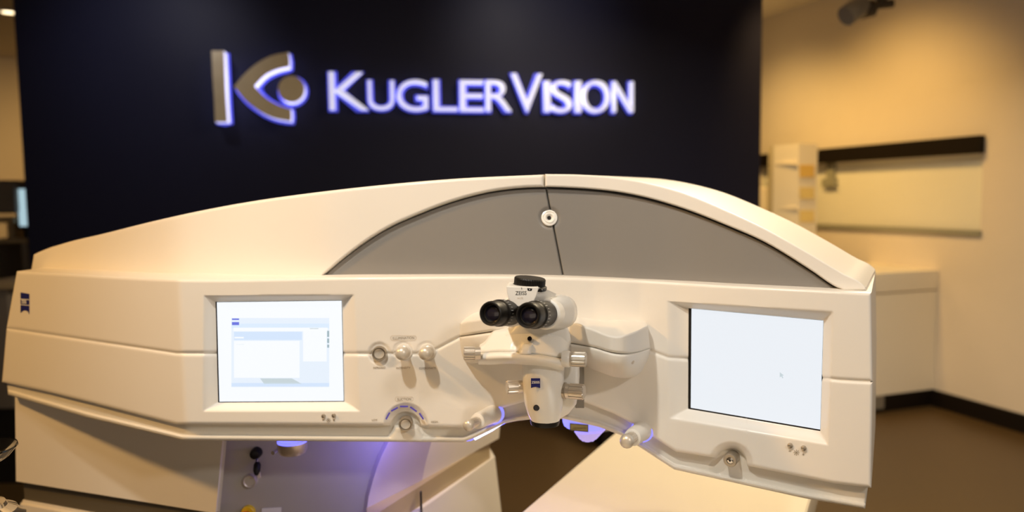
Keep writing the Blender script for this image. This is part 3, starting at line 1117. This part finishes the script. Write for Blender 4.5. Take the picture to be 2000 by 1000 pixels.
e3 = curve_edge([(764, 850), (757, 868), (741, 900), (728, 940), (720, 970), (716, 1000)], [1.70] * 6)
e4 = curve_edge([(845, 850), (841, 868), (831, 905), (824, 940), (819, 970), (818, 1010)], [1.87, 1.87, 1.87, 1.865, 1.86, 1.85])
e5 = curve_edge([(978, 820), (974, 860), (965, 875), (966, 905)], [2.19, 2.19, 2.18, 2.18])
gp = [Vector((-.70, 1.718, .10)), Vector((e3(ZG1 - .02).x, 1.718, .10))] + [Vector((e3(z).x, 1.718, z)) for z in np.linspace(ZG1 - .02, ZB, 10)] + [Vector((-.70, 1.718, ZB))]
vs, fs = prism(gp, (0, .10, 0))
link('control_recess', mesh_from(vs, fs), 'base_grey', las)
flank(ZG1 - .02, ZB, 12, [e3, e4], 'corner_blue_lit', 'curved_corner', th=(-.03, .05, 0))
flank(ZG1, ZB, 12, [e4, e5], 'base_shell', 'base_flank')
flank(ZG0, ZG1, 1, [lambda z: Vector((-.330, 1.635, z)), lambda z: Vector((-.072, 2.16, z))], 'groove_tan', 'base_groove')
# lower plinth below the groove, flaring outwards
flank(0.0, ZG0, 6, [lambda z: Vector((-.355 + (ZG0 - z) * .06, 1.55, z)), lambda z: Vector((-.205 + (ZG0 - z) * .06, 1.86, z)), lambda z: Vector((-.058 + (ZG0 - z) * .10, 2.175, z))], 'base_shell', 'plinth')
add_prisms('groove_gap', [[Vector((-.2315, 1.800, .70)), Vector((-.2285, 1.806, .70)), Vector((-.2285, 1.806, .779)), Vector((-.2315, 1.800, .779))]], (-.003, .008, 0), 'dark_gap', las)
# left plinth and dark groove
def lring(z, ins):
    a = edge_line(*E0, .8); b = edge_line(*E1, .8)
    return [Vector((a.x + ins, a.y + ins * .5, z)), Vector((b.x - .03, b.y + ins, z)), Vector((b.x - .03, 2.1, z)), Vector((-.7, 2.3, z)), Vector((-1.2, 2.25, z))]


link('base_groove', skin_levels([lring(ZG0 - .01, .02), lring(ZG1 + .005, .02)]), 'base_groove', las)
link('plinth', smooth_bev(skin_levels([lring(0, .006), lring(ZG0 - .005, .006)]), .008, vertical_only=False), 'base_shell', las)

# switches on the grey recess ---------------------------------------------------
YR = 1.717
k1 = add_lathe('key_switch', [(M(11, YR), -.005), (M(11, YR), .012), (M(9, YR), .02), (M(5, YR), .022), (0, .022)], V3(502, 883, YR), (0, -1, 0), 'black', las, 24)
k2 = add_lathe('key', [(M(3, YR), .0), (M(3, YR), .03)], V3(503, 890, YR), (0.05, -.8, -.9), 'chrome', k1, 16)
add_lathe('key_head', [(M(4, YR), 0), (M(7, YR), .006), (M(7, YR), .02), (M(3, YR), .03)], V3(503, 902, YR - .02), (0, -.4, -1), 'black', k1, 16)
kr = add_prisms('key_strap', [pix_poly([(501, 914), (506, 913), (509, 933), (503, 935)], YR - .02)], (0, .003, 0), 'print_pale', k1)
b1_ = add_lathe('push_button', [(M(13.5, YR), -.005), (M(13.5, YR), .006), (M(12, YR), .01), (M(10, YR), .008), (0, .008)], V3(490, 938, YR), (0, -1, 0), 'cap_beige', las, 32)
es = add_lathe('emergency_stop', [(M(13.5, YR), -.004), (M(13.5, YR), .008), (M(12, YR), .010), (M(8, YR), .010)], V3(486, 999, YR), (0, -1, 0), 'yellow', las, 32, label='red mushroom button on a yellow collar')
add_lathe('stop_cap', [(M(7, YR), .008), (M(7, YR), .02), (M(12, YR), .024), (M(12, YR), .032), (M(9, YR), .037), (0, .039)], V3(486, 1002, YR), (0, -1, 0), 'red', es, 32)
add_prisms('type_label', [pix_poly([(511, 993), (549, 991), (549, 1025), (511, 1027)], YR, .001)], (0, .001, 0), 'print_white', las)
kn = add_lathe('suction_port', [(M(29, 1.62), 0), (M(29, 1.62), -.022), (M(25, 1.62), -.030), (0, -.031)], V3(571, 858, 1.62), (0, 0, 1), 'knob_metal', las, 40)
add_lathe('light_ring', [(M(27, 1.62), 0), (M(29.3, 1.62), .001), (M(29.3, 1.62), .006), (M(26, 1.62), .007)], V3(571, 863.5, 1.62), (0, 0, 1), 'led_blue', kn, 40)
add_lathe('port_pin', [(M(4, YR), 0), (M(4, YR), .02)], V3(543, 879, 1.64), (-.3, -1, 0), 'chrome', kn, 12)
light('under_arm_light', 'AREA', tuple(V3(765, 850, 1.62)), tuple(V3(770, 950, 1.80)), 0.62, (0.25, 0.2, 1.0), 0.16)
light('under_arch_light', 'POINT', tuple(V3(985, 842, 1.64)), (0, 2, 0), 0.30, (0.45, 0.3, 1.0), 0.03)

# ------------------------------------------------------------------ surgical microscope
mic = thing('surgical_microscope', 'white binocular surgical microscope with black eyepieces mounted in the arch of the console',
            'microscope', V3(1065, 700, 1.42))


def blob(name, secs, mats, parent, n=28, power=2.6, label=None, cap=True):
    """loft of superellipse sections: (centre, half-x vec, half-y vec)"""
    vs = []; fs = []
    for c, a, b in secs:
        for j in range(n):
            t = 2 * math.pi * j / n
            ct, st = math.cos(t), math.sin(t)
            u = math.copysign(abs(ct) ** (2 / power), ct); v = math.copysign(abs(st) ** (2 / power), st)
            vs.append(Vector(c) + Vector(a) * u + Vector(b) * v)
    m = len(secs)
    for i in range(m - 1):
        for j in range(n):
            fs.append([i * n + j, i * n + (j + 1) % n, (i + 1) * n + (j + 1) % n, (i + 1) * n + j])
    fs.append(list(range(n))); fs.append([(m - 1) * n + j for j in range(n)])
    return link(name, mesh_from(vs, fs), mats, parent, 40, label)


# lower body: tapering tube carrying the objective
Yb = 1.385
def sec(px, py, Y, rx, ry):
    c = V3(px, py, Y)
    return (c, Vector((M(rx, Y), 0, 0)), Vector((0, M(ry, Y), 0)))


lb = blob('lower_body', [sec(1062, 702, Yb, 43, 46), sec(1061, 725, Yb, 42, 46), sec(1061, 760, Yb, 40.5, 45), sec(1062, 785, Yb, 38.5, 43),
                         sec(1063, 803, Yb, 34.5, 38), sec(1065, 818, Yb, 29, 31)], 'white_paint', mic, 40, 2.35)
add_lathe('objective_ring', [(M(29.5, Yb), .0), (M(29.5, Yb), -.006), (M(28, Yb), -.011), (M(25, Yb), -.011), (M(24, Yb), -.006)], V3(1064.5, 817, Yb), (0.02, 0, 1), 'black', mic, 44)
place_text('objective_text', 'f=200', 1067, 826, 13, 3.2, Yb - .0275, 'print_white', mic, off=.0006)
sh = blob('side_housing', [sec(1105, 700, 1.42, 26, 42), sec(1106, 730, 1.42, 26, 42), sec(1105, 760, 1.42, 25, 40), sec(1102, 785, 1.42, 24, 36),
                           sec(1092, 803, 1.42, 20, 30), sec(1080, 815, 1.42, 12, 20)], 'white_paint', mic, 32, 2.6)
YF = Yb - .0435
bd = shield(mic, 1037, 739, 1055, 758, YF, .001)
place_text('badge_text', 'ZEISS', 1046, 746.5, 16, 5, YF - .001, 'print_white', bd, off=.0006, offset=.02)
add_lathe('sensor_window', [(M(6.2, YF), 0), (M(6.2, YF), .0060), (M(5, YF), .0068), (0, .0068)], V3(1047.5, 795.5, Yb - .0335), (0, -1, 0.1), 'black_gloss', mic, 24)


def knurl(name, base, axis_, r, L_, parent, Y, fl=14, m='knob_metal', cap=.85):
    R = M(r, Y)
    k = add_lathe(name, [(R * .92, -.004), (R * .92, L_ * .22), (R, L_ * .26), (R, L_ * .95), (R * cap, L_)], base, axis_, m, parent,
                  flutes=fl, famp=.10, frange=(L_ * .25, L_ * .96), sharp=25)
    return k


knurl('focus_knob', V3(1017, 755, Yb), (-1, -.25, 0.0), 13.5, .027, mic, Yb)
knurl('focus_knob', V3(1104, 763, 1.37), (1, -.35, 0), 15.5, .036, mic, 1.37)
add_lathe('knob_hub', [(M(16.5, 1.37), -.02), (M(16.5, 1.37), .004), (M(14, 1.37), .006)], V3(1101, 763, 1.372), (1, -.35, 0), 'button_metal', mic, 32)
add_lathe('knob_hub', [(M(10, Yb), -.02), (M(10, Yb), .008)], V3(1020, 757, Yb), (-1, -.25, 0), 'cap_beige', mic, 24)
knurl('clamp_knob', V3(934, 690, 1.375), (-1, -.1, 0.02), 13.5, .027, mic, 1.375)
knurl('clamp_knob', V3(1108, 701, 1.335), (1, -.25, 0), 15, .034, mic, 1.335, m='cap_beige')
add_lathe('knob_hub', [(M(15.5, 1.335), -.006), (M(16.5, 1.335), .0), (M(16.5, 1.335), .006), (M(15, 1.335), .008)], V3(1105, 701, 1.336), (1, -.25, 0), 'white_paint', mic, 32)

add_prisms('dark_bar', [pix_poly([(1122, 716), (1141, 716), (1141, 797), (1124, 797)], 1.475)], (0, .06, 0), 'bar_grey', mic)  # dark grey bar in the slot beside the lower body

# yoke: wide carrier with a rounded bar across the front
DY = depth_fn([(900, 1.415), (940, 1.37), (1000, 1.328), (1060, 1.316), (1100, 1.322), (1140, 1.40), (1180, 1.46)], 12)
y_top = cur([(934, 679), (945, 672), (955, 658), (962, 649), (975, 646), (1020, 647), (1080, 652), (1104, 654), (1112, 660), (1119, 676)])
y_mid = cur([(934, 692), (960, 689), (1000, 688.5), (1040, 692), (1070, 696), (1104, 702), (1120, 704)])
panel('yoke', mic, 'white_paint', y_top, y_mid, (936, 934), (1116, 1106), lambda x, y: DY(x, y) + .016 + np.clip((y_mid(x) - y), 0, 60) / 60 * .045,
      lambda X, Y: ring_dip(X, Y, 1012, 680, 6, 16, .004), nu=90, nv=30, rnd=8, rdep=.014, back=(0, .09, .0), edges=(1, 2, 3.5, 5, 7))
y_b = cur([(934, 712), (960, 712.5), (985, 711), (1040, 714), (1070, 718), (1101, 724), (1108, 722)])


def bar_round(X, Y):
    v = (Y - y_mid(X)) / np.maximum(y_b(X) - y_mid(X), 1)
    return 0.018 * np.abs(2 * np.clip(v, 0, 1) - 0.8) ** 2.2


panel('front_bar', mic, 'white_paint', sag(y_mid, .6), y_b, (934, 934), (1104, 1102), DY, bar_round, nu=90, nv=22, rnd=4, rdep=.006,
      back=(0, .09, .0), edges=(1, 2, 3))
add_lathe('sensor_window', [(M(4.6, 1.35), -.01), (M(4.6, 1.35), .001), (0, .0014)], V3(1034.5, 661.5, 1.347), (0, -1, .35), 'black_gloss', mic, 20)
# nub on the yoke, mostly a patch of light put into the shape
blob('light_tongue', [sec(1033, 668, 1.362, 8, 8), sec(1029, 675, 1.346, 10, 9), sec(1027, 684, 1.340, 12, 9), sec(1026, 690, 1.338, 12, 8)], 'white_paint', mic, 24, 2.4)
# shelf between yoke and head
blob('neck', [sec(1044, 664, 1.40, 72, 30), sec(1046, 652, 1.40, 68, 32), sec(1050, 642, 1.40, 60, 34), sec(1052, 620, 1.40, 40, 34)], 'white_paint', mic, 40, 3.2)

# binocular head
hd = blob('binocular_head', [(V3(1098, 609, 1.435), Vector((M(26, 1.43), 0, 0)), Vector((0, .004, M(26, 1.43)))),
                             (V3(1098, 609, 1.425), Vector((M(30, 1.43), 0, 0)), Vector((0, .004, M(32, 1.43)))),
                             (V3(1088, 609, 1.37), Vector((M(33, 1.37), M(-4, 1.37), 0)), Vector((0, 0, M(35, 1.37)))),
                             (V3(1074, 610, 1.33), Vector((M(27, 1.33), M(6, 1.37), 0)), Vector((0, 0, M(32, 1.33)))),
                             (V3(1066, 611, 1.305), Vector((M(24, 1.33), M(8, 1.37), 0)), Vector((0, 0, M(30, 1.33))))], 'white_paint', mic, 36, 2.2)
blob('head_bridge', [(V3(1040, 600, 1.38), Vector((M(62, 1.38), 0, 0)), Vector((0, 0, M(25, 1.38)))),
                     (V3(1036, 602, 1.33), Vector((M(56, 1.33), 0, 0)), Vector((0, 0, M(26, 1.33)))),
                     (V3(1034, 604, 1.30), Vector((M(46, 1.30), 0, 0)), Vector((0, 0, M(22, 1.33))))], 'white_paint', mic, 36, 2.6)
# shield-shaped front plate
fp = [(989, 559), (1052, 560.5), (1052, 563), (1048, 578), (1043, 588), (1032, 594), (1018, 599), (1008, 599), (999, 593), (993, 584), (990, 572)]
add_prisms('front_plate', [pix_poly(fp, 1.262)], (0.004, .05, .001), 'white_paint', mic, bevel=.0012)
sp = [(1051, 560.5), (1068, 566), (1090, 575), (1085, 590), (1050, 596), (1043, 588), (1048, 578)]
add_prisms('front_plate', [[V3(1052, 560.5, 1.264), V3(1070, 566, 1.29), V3(1088, 574, 1.34), V3(1078, 590, 1.33), V3(1060, 594, 1.30), V3(1043, 590, 1.264)]],
           (-.03, .03, 0), 'white_paint', mic, bevel=.0015)
place_text('head_text', 'ZEISS', 1017.5, 572.3, 22, 7.6, 1.262, 'print_black', mic, off=.0003, extrude=.002, offset=.006)
place_text('head_text', 'f=170', 1016, 582.5, 11, 3.8, 1.262, 'print_pale', mic, off=.0003, extrude=.002)
add_prisms('head_text', [pix_poly(qd(1018.3, 561.5, 1019.3, 565), 1.262, .0004)], (0, .0005, 0), 'print_black', mic)
add_lathe('screw_hole', [(M(2.6, 1.26), -.004), (M(2.6, 1.26), .002), (0, .002)], V3(1056, 568, 1.264), (.4, -1, 0), 'black', mic, 16)
# dial on top
da = Vector((.10, -.04, 1)).normalized()
dl = add_lathe('adjustment_dial', [(M(34, 1.29), -.0), (M(34.5, 1.29), .0015), (M(34.5, 1.29), .0055), (M(31, 1.29), .0065), (M(31, 1.29), .0175), (M(29, 1.29), .0195), (0, .0200)],
               V3(1033.5, 564, 1.292), da, 'black', mic, flutes=40, famp=.025, frange=(.0064, .0180), sharp=25)
for i in range(15):
    t = math.radians(-62 + i * 8.8)
    r = M(34.9, 1.29)
    a_ = da.cross(Vector((0, 1, 0))).normalized(); b_ = Vector((0, -1, 0)) - da * (-da.y); b_.normalize()
    a_ = b_.cross(da); a_ = a_ if a_.x > 0 else -a_
    c = V3(1033.5, 564, 1.292) + da * .0036 + (a_ * math.sin(t) + b_ * math.cos(t)) * r
    tx = a_ * math.cos(t) - b_ * math.sin(t)
    hh = .0014 if i % 5 == 2 else .0006
    ww = .0020 if i % 5 == 2 else .0004
    add_boxes('scale_mark', [(c - tx * ww / 2 - da * hh / 2, tx * ww, da * hh, (a_ * math.sin(t) + b_ * math.cos(t)) * .0003)], 'print_white', dl)


def eyepiece(fx, fy, rx, ry, Yf, Yr, r, lab):
    o = V3(rx, ry, Yr); e = V3(fx, fy, Yf); ax = e - o; L_ = ax.length; R = M(r, Yf)
    ep = add_lathe('eyepiece', [(R * 1.0, -.012), (R * 1.04, 0), (R * 1.06, L_ * .15), (R * 1.06, L_ * .42), (R * 1.10, L_ * .45), (R * 1.10, L_ * .64),
                                (R * 1.0, L_ * .67), (R * .98, L_ * .70), (R * 1.02, L_ * .74), (R * 1.0, L_ * .93), (R * .95, L_ * .985), (R * .88, L_),
                                (R * .80, L_ * .995), (R * .75, L_ * .97), (R * .72, L_ * .92), (R * .70, L_ * .88)], o, ax, 'black', mic, 56, label=lab)
    add_lathe('eyepiece_lens', [(R * .70, L_ * .84), (R * .70, L_ * .885), (R * .60, L_ * .905), (R * .35, L_ * .922), (0, L_ * .93)], o, ax, 'lens_glass', ep, 40)
    add_lathe('lens_rim', [(R * .72, L_ * .88), (R * .725, L_ * .90), (R * .695, L_ * .905), (R * .69, L_ * .89)], o, ax, 'rim_dark', ep, 40)
    axn = ax.normalized(); a_ = Vector((0, 0, 1)).cross(axn).normalized(); b_ = axn.cross(a_)
    if a_.x < 0: a_ = -a_
    for i in range(26):
        t = 2 * math.pi * i / 26
        nrm = a_ * math.cos(t) + b_ * math.sin(t)
        tn = -a_ * math.sin(t) + b_ * math.cos(t)
        c = o + axn * (L_ * .50) + nrm * R * 1.098
        add_boxes('scale_mark', [(c - tn * .0003, tn * .0006, axn * (L_ * .10 if i % 2 else L_ * .06), nrm * .0004)], 'print_white', ep)
    return ep


eyepiece(957, 612.5, 1000, 610, 1.205, 1.285, 25.0, 'black eyepiece at the left of the pair')
eyepiece(1030, 616, 1066, 613, 1.205, 1.300, 26.3, 'black eyepiece at the right of the pair')
add_lathe('eyepiece_socket', [(M(26, 1.29), -.03), (M(28.5, 1.29), 0), (M(28.5, 1.29), .006), (M(26, 1.29), .009)], V3(1000, 610, 1.290), V3(957, 612.5, 1.205) - V3(1000, 610, 1.285), 'white_paint', mic, 40)
add_lathe('eyepiece_socket', [(M(28, 1.29), -.03), (M(31, 1.29), 0), (M(31, 1.29), .008), (M(28, 1.29), .011)], V3(1068, 613, 1.305), V3(1029, 617, 1.205) - V3(1066, 613, 1.30), 'white_paint', mic, 40)

# ------------------------------------------------------------------ patient bed
ZBD = 0.75
bl0 = V3(1030, 1000, 1.795); bd_dir = Vector((.304, .594, 0)).normalized(); bd_n = Vector((bd_dir.y, -bd_dir.x, 0))
bed = thing('patient_bed', 'cream padded patient bed running under the right arm of the laser console', 'bed', (0.75, 2.0, 0))
st = Vector((.036, 1.795, 0)) - bd_dir * 1.1
me_b = box_v(st + Vector((0, 0, ZBD - .09)), bd_n * .61, bd_dir * 1.95, Vector((0, 0, .09)))
add_boxes('mattress', [(st + Vector((0, 0, ZBD - .09)), bd_n * .61, bd_dir * 1.95, Vector((0, 0, .09)))], 'bed_vinyl', bed, bevel=.012)
add_boxes('bed_frame', [(st + bd_n * .04 + bd_dir * .05 + Vector((0, 0, ZBD - .16)), bd_n * .53, bd_dir * 1.85, Vector((0, 0, .07)))], 'base_shell', bed, bevel=.006)
add_boxes('bed_pedestal', [(st + bd_n * .14 + bd_dir * .9 + Vector((0, 0, 0.0)), bd_n * .33, bd_dir * .7, Vector((0, 0, ZBD - .16)))], 'base_shell', bed, bevel=.01)

# ------------------------------------------------------------------ counter at the right wall
ct = thing('wall_counter', 'low white counter standing against the warm-lit right wall beneath the frosted window', 'counter', W(0.3, -1.3, 0))
add_boxes('cabinet_body', [wbox(0.01, 0.60, -2.6, -0.002, 0.12, .816)], 'counter_white', ct)
add_boxes('worktop', [wbox(0.0, 0.61, -2.62, -0.002, .822, .956)], 'counter_white', ct, bevel=.004)
add_boxes('toe_kick', [wbox(0.02, 0.55, -2.55, -0.002, 0, .119)], 'header_dark', ct)
add_boxes('cabinet_foot', [wbox(0.004, 0.018, -.60, -.45, 0.03, .118)], 'fixture_grey', ct)

# display tower
tw = thing('display_tower', 'tall cream display tower with amber panels on its right side, beside the dark blue wall', 'display stand', (2.05, 5.5, 0))
tp = P(1515, 290, 5.5); tq = P(1597, 290, 5.5); tz = 1.5 + (376 - 284) * 5.5 / F
tx0, tx1 = float(tp[0]), float(tq[0]); tm = float(P(1558, 290, 5.42)[0])
add_prisms('tower_body', [[Vector((tx0, 5.55, 0)), Vector((tm, 5.40, 0)), Vector((tx1, 5.50, 0)), Vector((tx1 - .04, 5.75, 0)), Vector((tx0 + .05, 5.8, 0))]], (0, 0, tz), 'tower_cream', tw)
for (za, zb), m_ in (((322, 346), 'amber'), ((366, 388), 'amber_pale'), ((411, 433), 'amber_pale')):
    q = [V3(1562, za, 5.405), V3(1590, za, 5.478), V3(1590, zb, 5.478), V3(1562, zb, 5.405)]
    add_prisms('tower_panel', [q], (.0, -.006, 0), m_, tw)
for y_ in (318, 405):
    q = [V3(1514, y_, 5.535), V3(1558, y_, 5.385), V3(1558, y_ + 4, 5.385), V3(1514, y_ + 4, 5.535)]
    add_prisms('tower_shelf', [q], (0, .03, 0), 'tower_cream', tw)
db = thing('display_box', 'pale box standing between the display tower and the dark blue wall', 'box', (1.95, 5.75, 0))
add_prisms('box_body', [[Vector((1.70, 5.9, 0)), Vector((2.02, 5.9, 0)), Vector((2.02, 6.2, 0)), Vector((1.70, 6.2, 0))]], (0, 0, 1.5 + (377 - 366) * 5.9 / F), 'tower_cream', db, bevel=.01)

# ceiling spotlight at the right
sp_ = thing('ceiling_spotlight', 'grey and black spotlight head hanging from the ceiling above the frosted window', 'spotlight', V3(1690, 12, 4.5))
add_lathe('spot_head', [(M(19, 4.5), 0), (M(20, 4.5), .01), (M(20, 4.5), .10), (M(12, 4.5), .16)], V3(1652, 32, 4.45), V3(1672, 18, 4.47) - V3(1652, 32, 4.45), 'fixture_grey', sp_, 24)
add_lathe('spot_gear', [(M(13, 4.5), 0), (M(16, 4.5), .02), (M(16, 4.5), .1), (M(8, 4.5), .12)], V3(1672, 24, 4.5), (1, 0, .25), 'fixture_dark', sp_, 20)
add_lathe('spot_arm', [(M(8, 4.5), 0), (M(8, 4.5), .19)], V3(1680, 14, 4.5), (1, 0, .1), 'fixture_dark', sp_, 16)
pz = V3(1722, 6, 4.5)
add_lathe('ceiling_rod', [(.03, 0), (.03, .10), (.012, .12), (.012, CEIL - pz.z)], pz, (0, 0, 1), 'fixture_dark', sp_, 16)

# downlight at the left
c0 = V3(17, 32, 6.35)
dlg = thing('ceiling_downlight', 'small glowing round downlight in the ceiling left of the dark blue wall', 'downlight', (c0.x, c0.y, CEIL))
add_lathe('downlight_rim', [(.075, 0), (.075, -.012), (.055, -.016), (.053, -.004)], (c0.x, c0.y, CEIL), (0, 0, 1), 'ceiling_paint', dlg, 24)
add_lathe('downlight_lens', [(.052, -.002), (.052, -.010), (0, -.012)], (c0.x, c0.y, CEIL), (0, 0, 1), 'lamp_glow', dlg, 24)

# ------------------------------------------------------------------ equipment left of the navy wall
dv = thing('diagnostic_device', 'dark grey examination device on a trolley beyond the left end of the dark blue wall', 'device', (-3.55, 5.4, 0))
YD = 5.3


def pbox(name, x0, y0, x1, y1, Y, d, m, parent, bevel=.01):
    a = V3(x0, y1, Y); b = V3(x1, y1, Y); t = V3(x0, y0, Y)
    return add_boxes(name, [(a, Vector((b.x - a.x, 0, 0)), Vector((0, d, 0)), Vector((0, 0, t.z - a.z)))], m, parent, bevel)


pbox('device_head', -28, 352, 29, 418, YD, .3, 'device_grey', dv, .03)
pbox('chin_rest', -10, 424, 27, 436, YD + .02, .2, 'device_tan', dv)
pbox('support_column', 14, 436, 28, 468, YD + .1, .12, 'device_tan', dv)
pbox('trolley_top', -40, 468, 52, 476, YD, .45, 'device_tan', dv)
za = V3(0, 476, YD).z
for xx in (-32, 38):
    a = V3(xx, 476, YD)
    add_boxes('trolley_leg', [(Vector((a.x, YD + .02, 0)), Vector((.04, 0, 0)), Vector((0, .4, 0)), Vector((0, 0, a.z)))], 'device_grey', dv)
a = V3(-30, 476, YD)
add_boxes('trolley_shelf', [(Vector((a.x, YD + .04, .35)), Vector((.28, 0, 0)), Vector((0, .36, 0)), Vector((0, 0, .3)))], 'device_tan', dv)
mo = thing('monitor', 'slim monitor with a pale cyan screen on the trolley at the left edge', 'monitor', V3(44, 468, YD + .08))
pbox('monitor_case', 33, 364, 60, 448, YD + .06, .05, 'black', mo, .006)
pbox('monitor_screen', 38, 369, 57, 442, YD + .052, .012, 'monitor_cyan', mo, .002)
a = V3(45, 448, YD + .07)
add_boxes('monitor_stand', [(Vector((a.x, YD + .07, V3(45, 468, YD).z)), Vector((.03, 0, 0)), Vector((0, .10, 0)), Vector((0, 0, .08)))], 'black', mo)
cb = thing('storage_cabinet', 'grey cabinet at the left edge behind the white laser console', 'cabinet', (-3.0, 4.0, 0))
pbox('cabinet_body', -60, 565, 30, 800, 3.9, .5, 'device_grey', cb, .01)
a = V3(-60, 800, 3.9); b = V3(30, 800, 3.9)
add_boxes('cabinet_plinth', [(Vector((a.x + .02, 3.95, 0)), Vector((b.x - a.x - .04, 0, 0)), Vector((0, .4, 0)), Vector((0, 0, a.z)))], 'black', cb)
pbox('cabinet_top', -62, 555, 33, 566, 3.88, .54, 'device_tan', cb, .004)

# chrome stand with a glass tray in the left foreground
cx, cy = float(P(-52, 880, 1.30)[0]), 1.30
ztop = float(P(-52, 888, 1.30)[2])
stn = thing('chrome_stand', 'polished chrome stand at the bottom left corner in front of the console', 'stand', (cx, cy, 0))
zc = float(P(-40, 1012, 1.30)[2])
add_lathe('stand_dome', [(.075, -.03), (.078, -.02), (.070, -.012), (.072, -.004), (.062, .004), (.060, .010), (.045, .018), (.042, .024), (.012, .030), (.012, ztop - zc - .012)],
          (cx, cy, zc), (0, 0, 1), 'chrome', stn, 40)
add_lathe('stand_pole', [(.014, 0), (.014, zc - .03)], (cx, cy, 0), (0, 0, 1), 'chrome', stn, 20)
add_lathe('stand_foot', [(.16, 0), (.16, .012), (.14, .02), (.02, .03)], (cx, cy, 0), (0, 0, 1), 'chrome', stn, 40)
R_ = float(P(22, 880, 1.30)[0]) - cx
gt = tag(add_lathe('glass_tray', [(.02, -.012), (R_ * .72, -.012), (R_ * .80, -.008), (R_, .008), (R_ * .99, .011), (R_ * .76, -.005), (R_ * .70, -.008), (0.0, -.008)], (cx, cy, ztop), (0, 0, 1), 'clear_glass', None, 56),
         'round clear glass tray on the chrome stand at the left edge', 'tray')
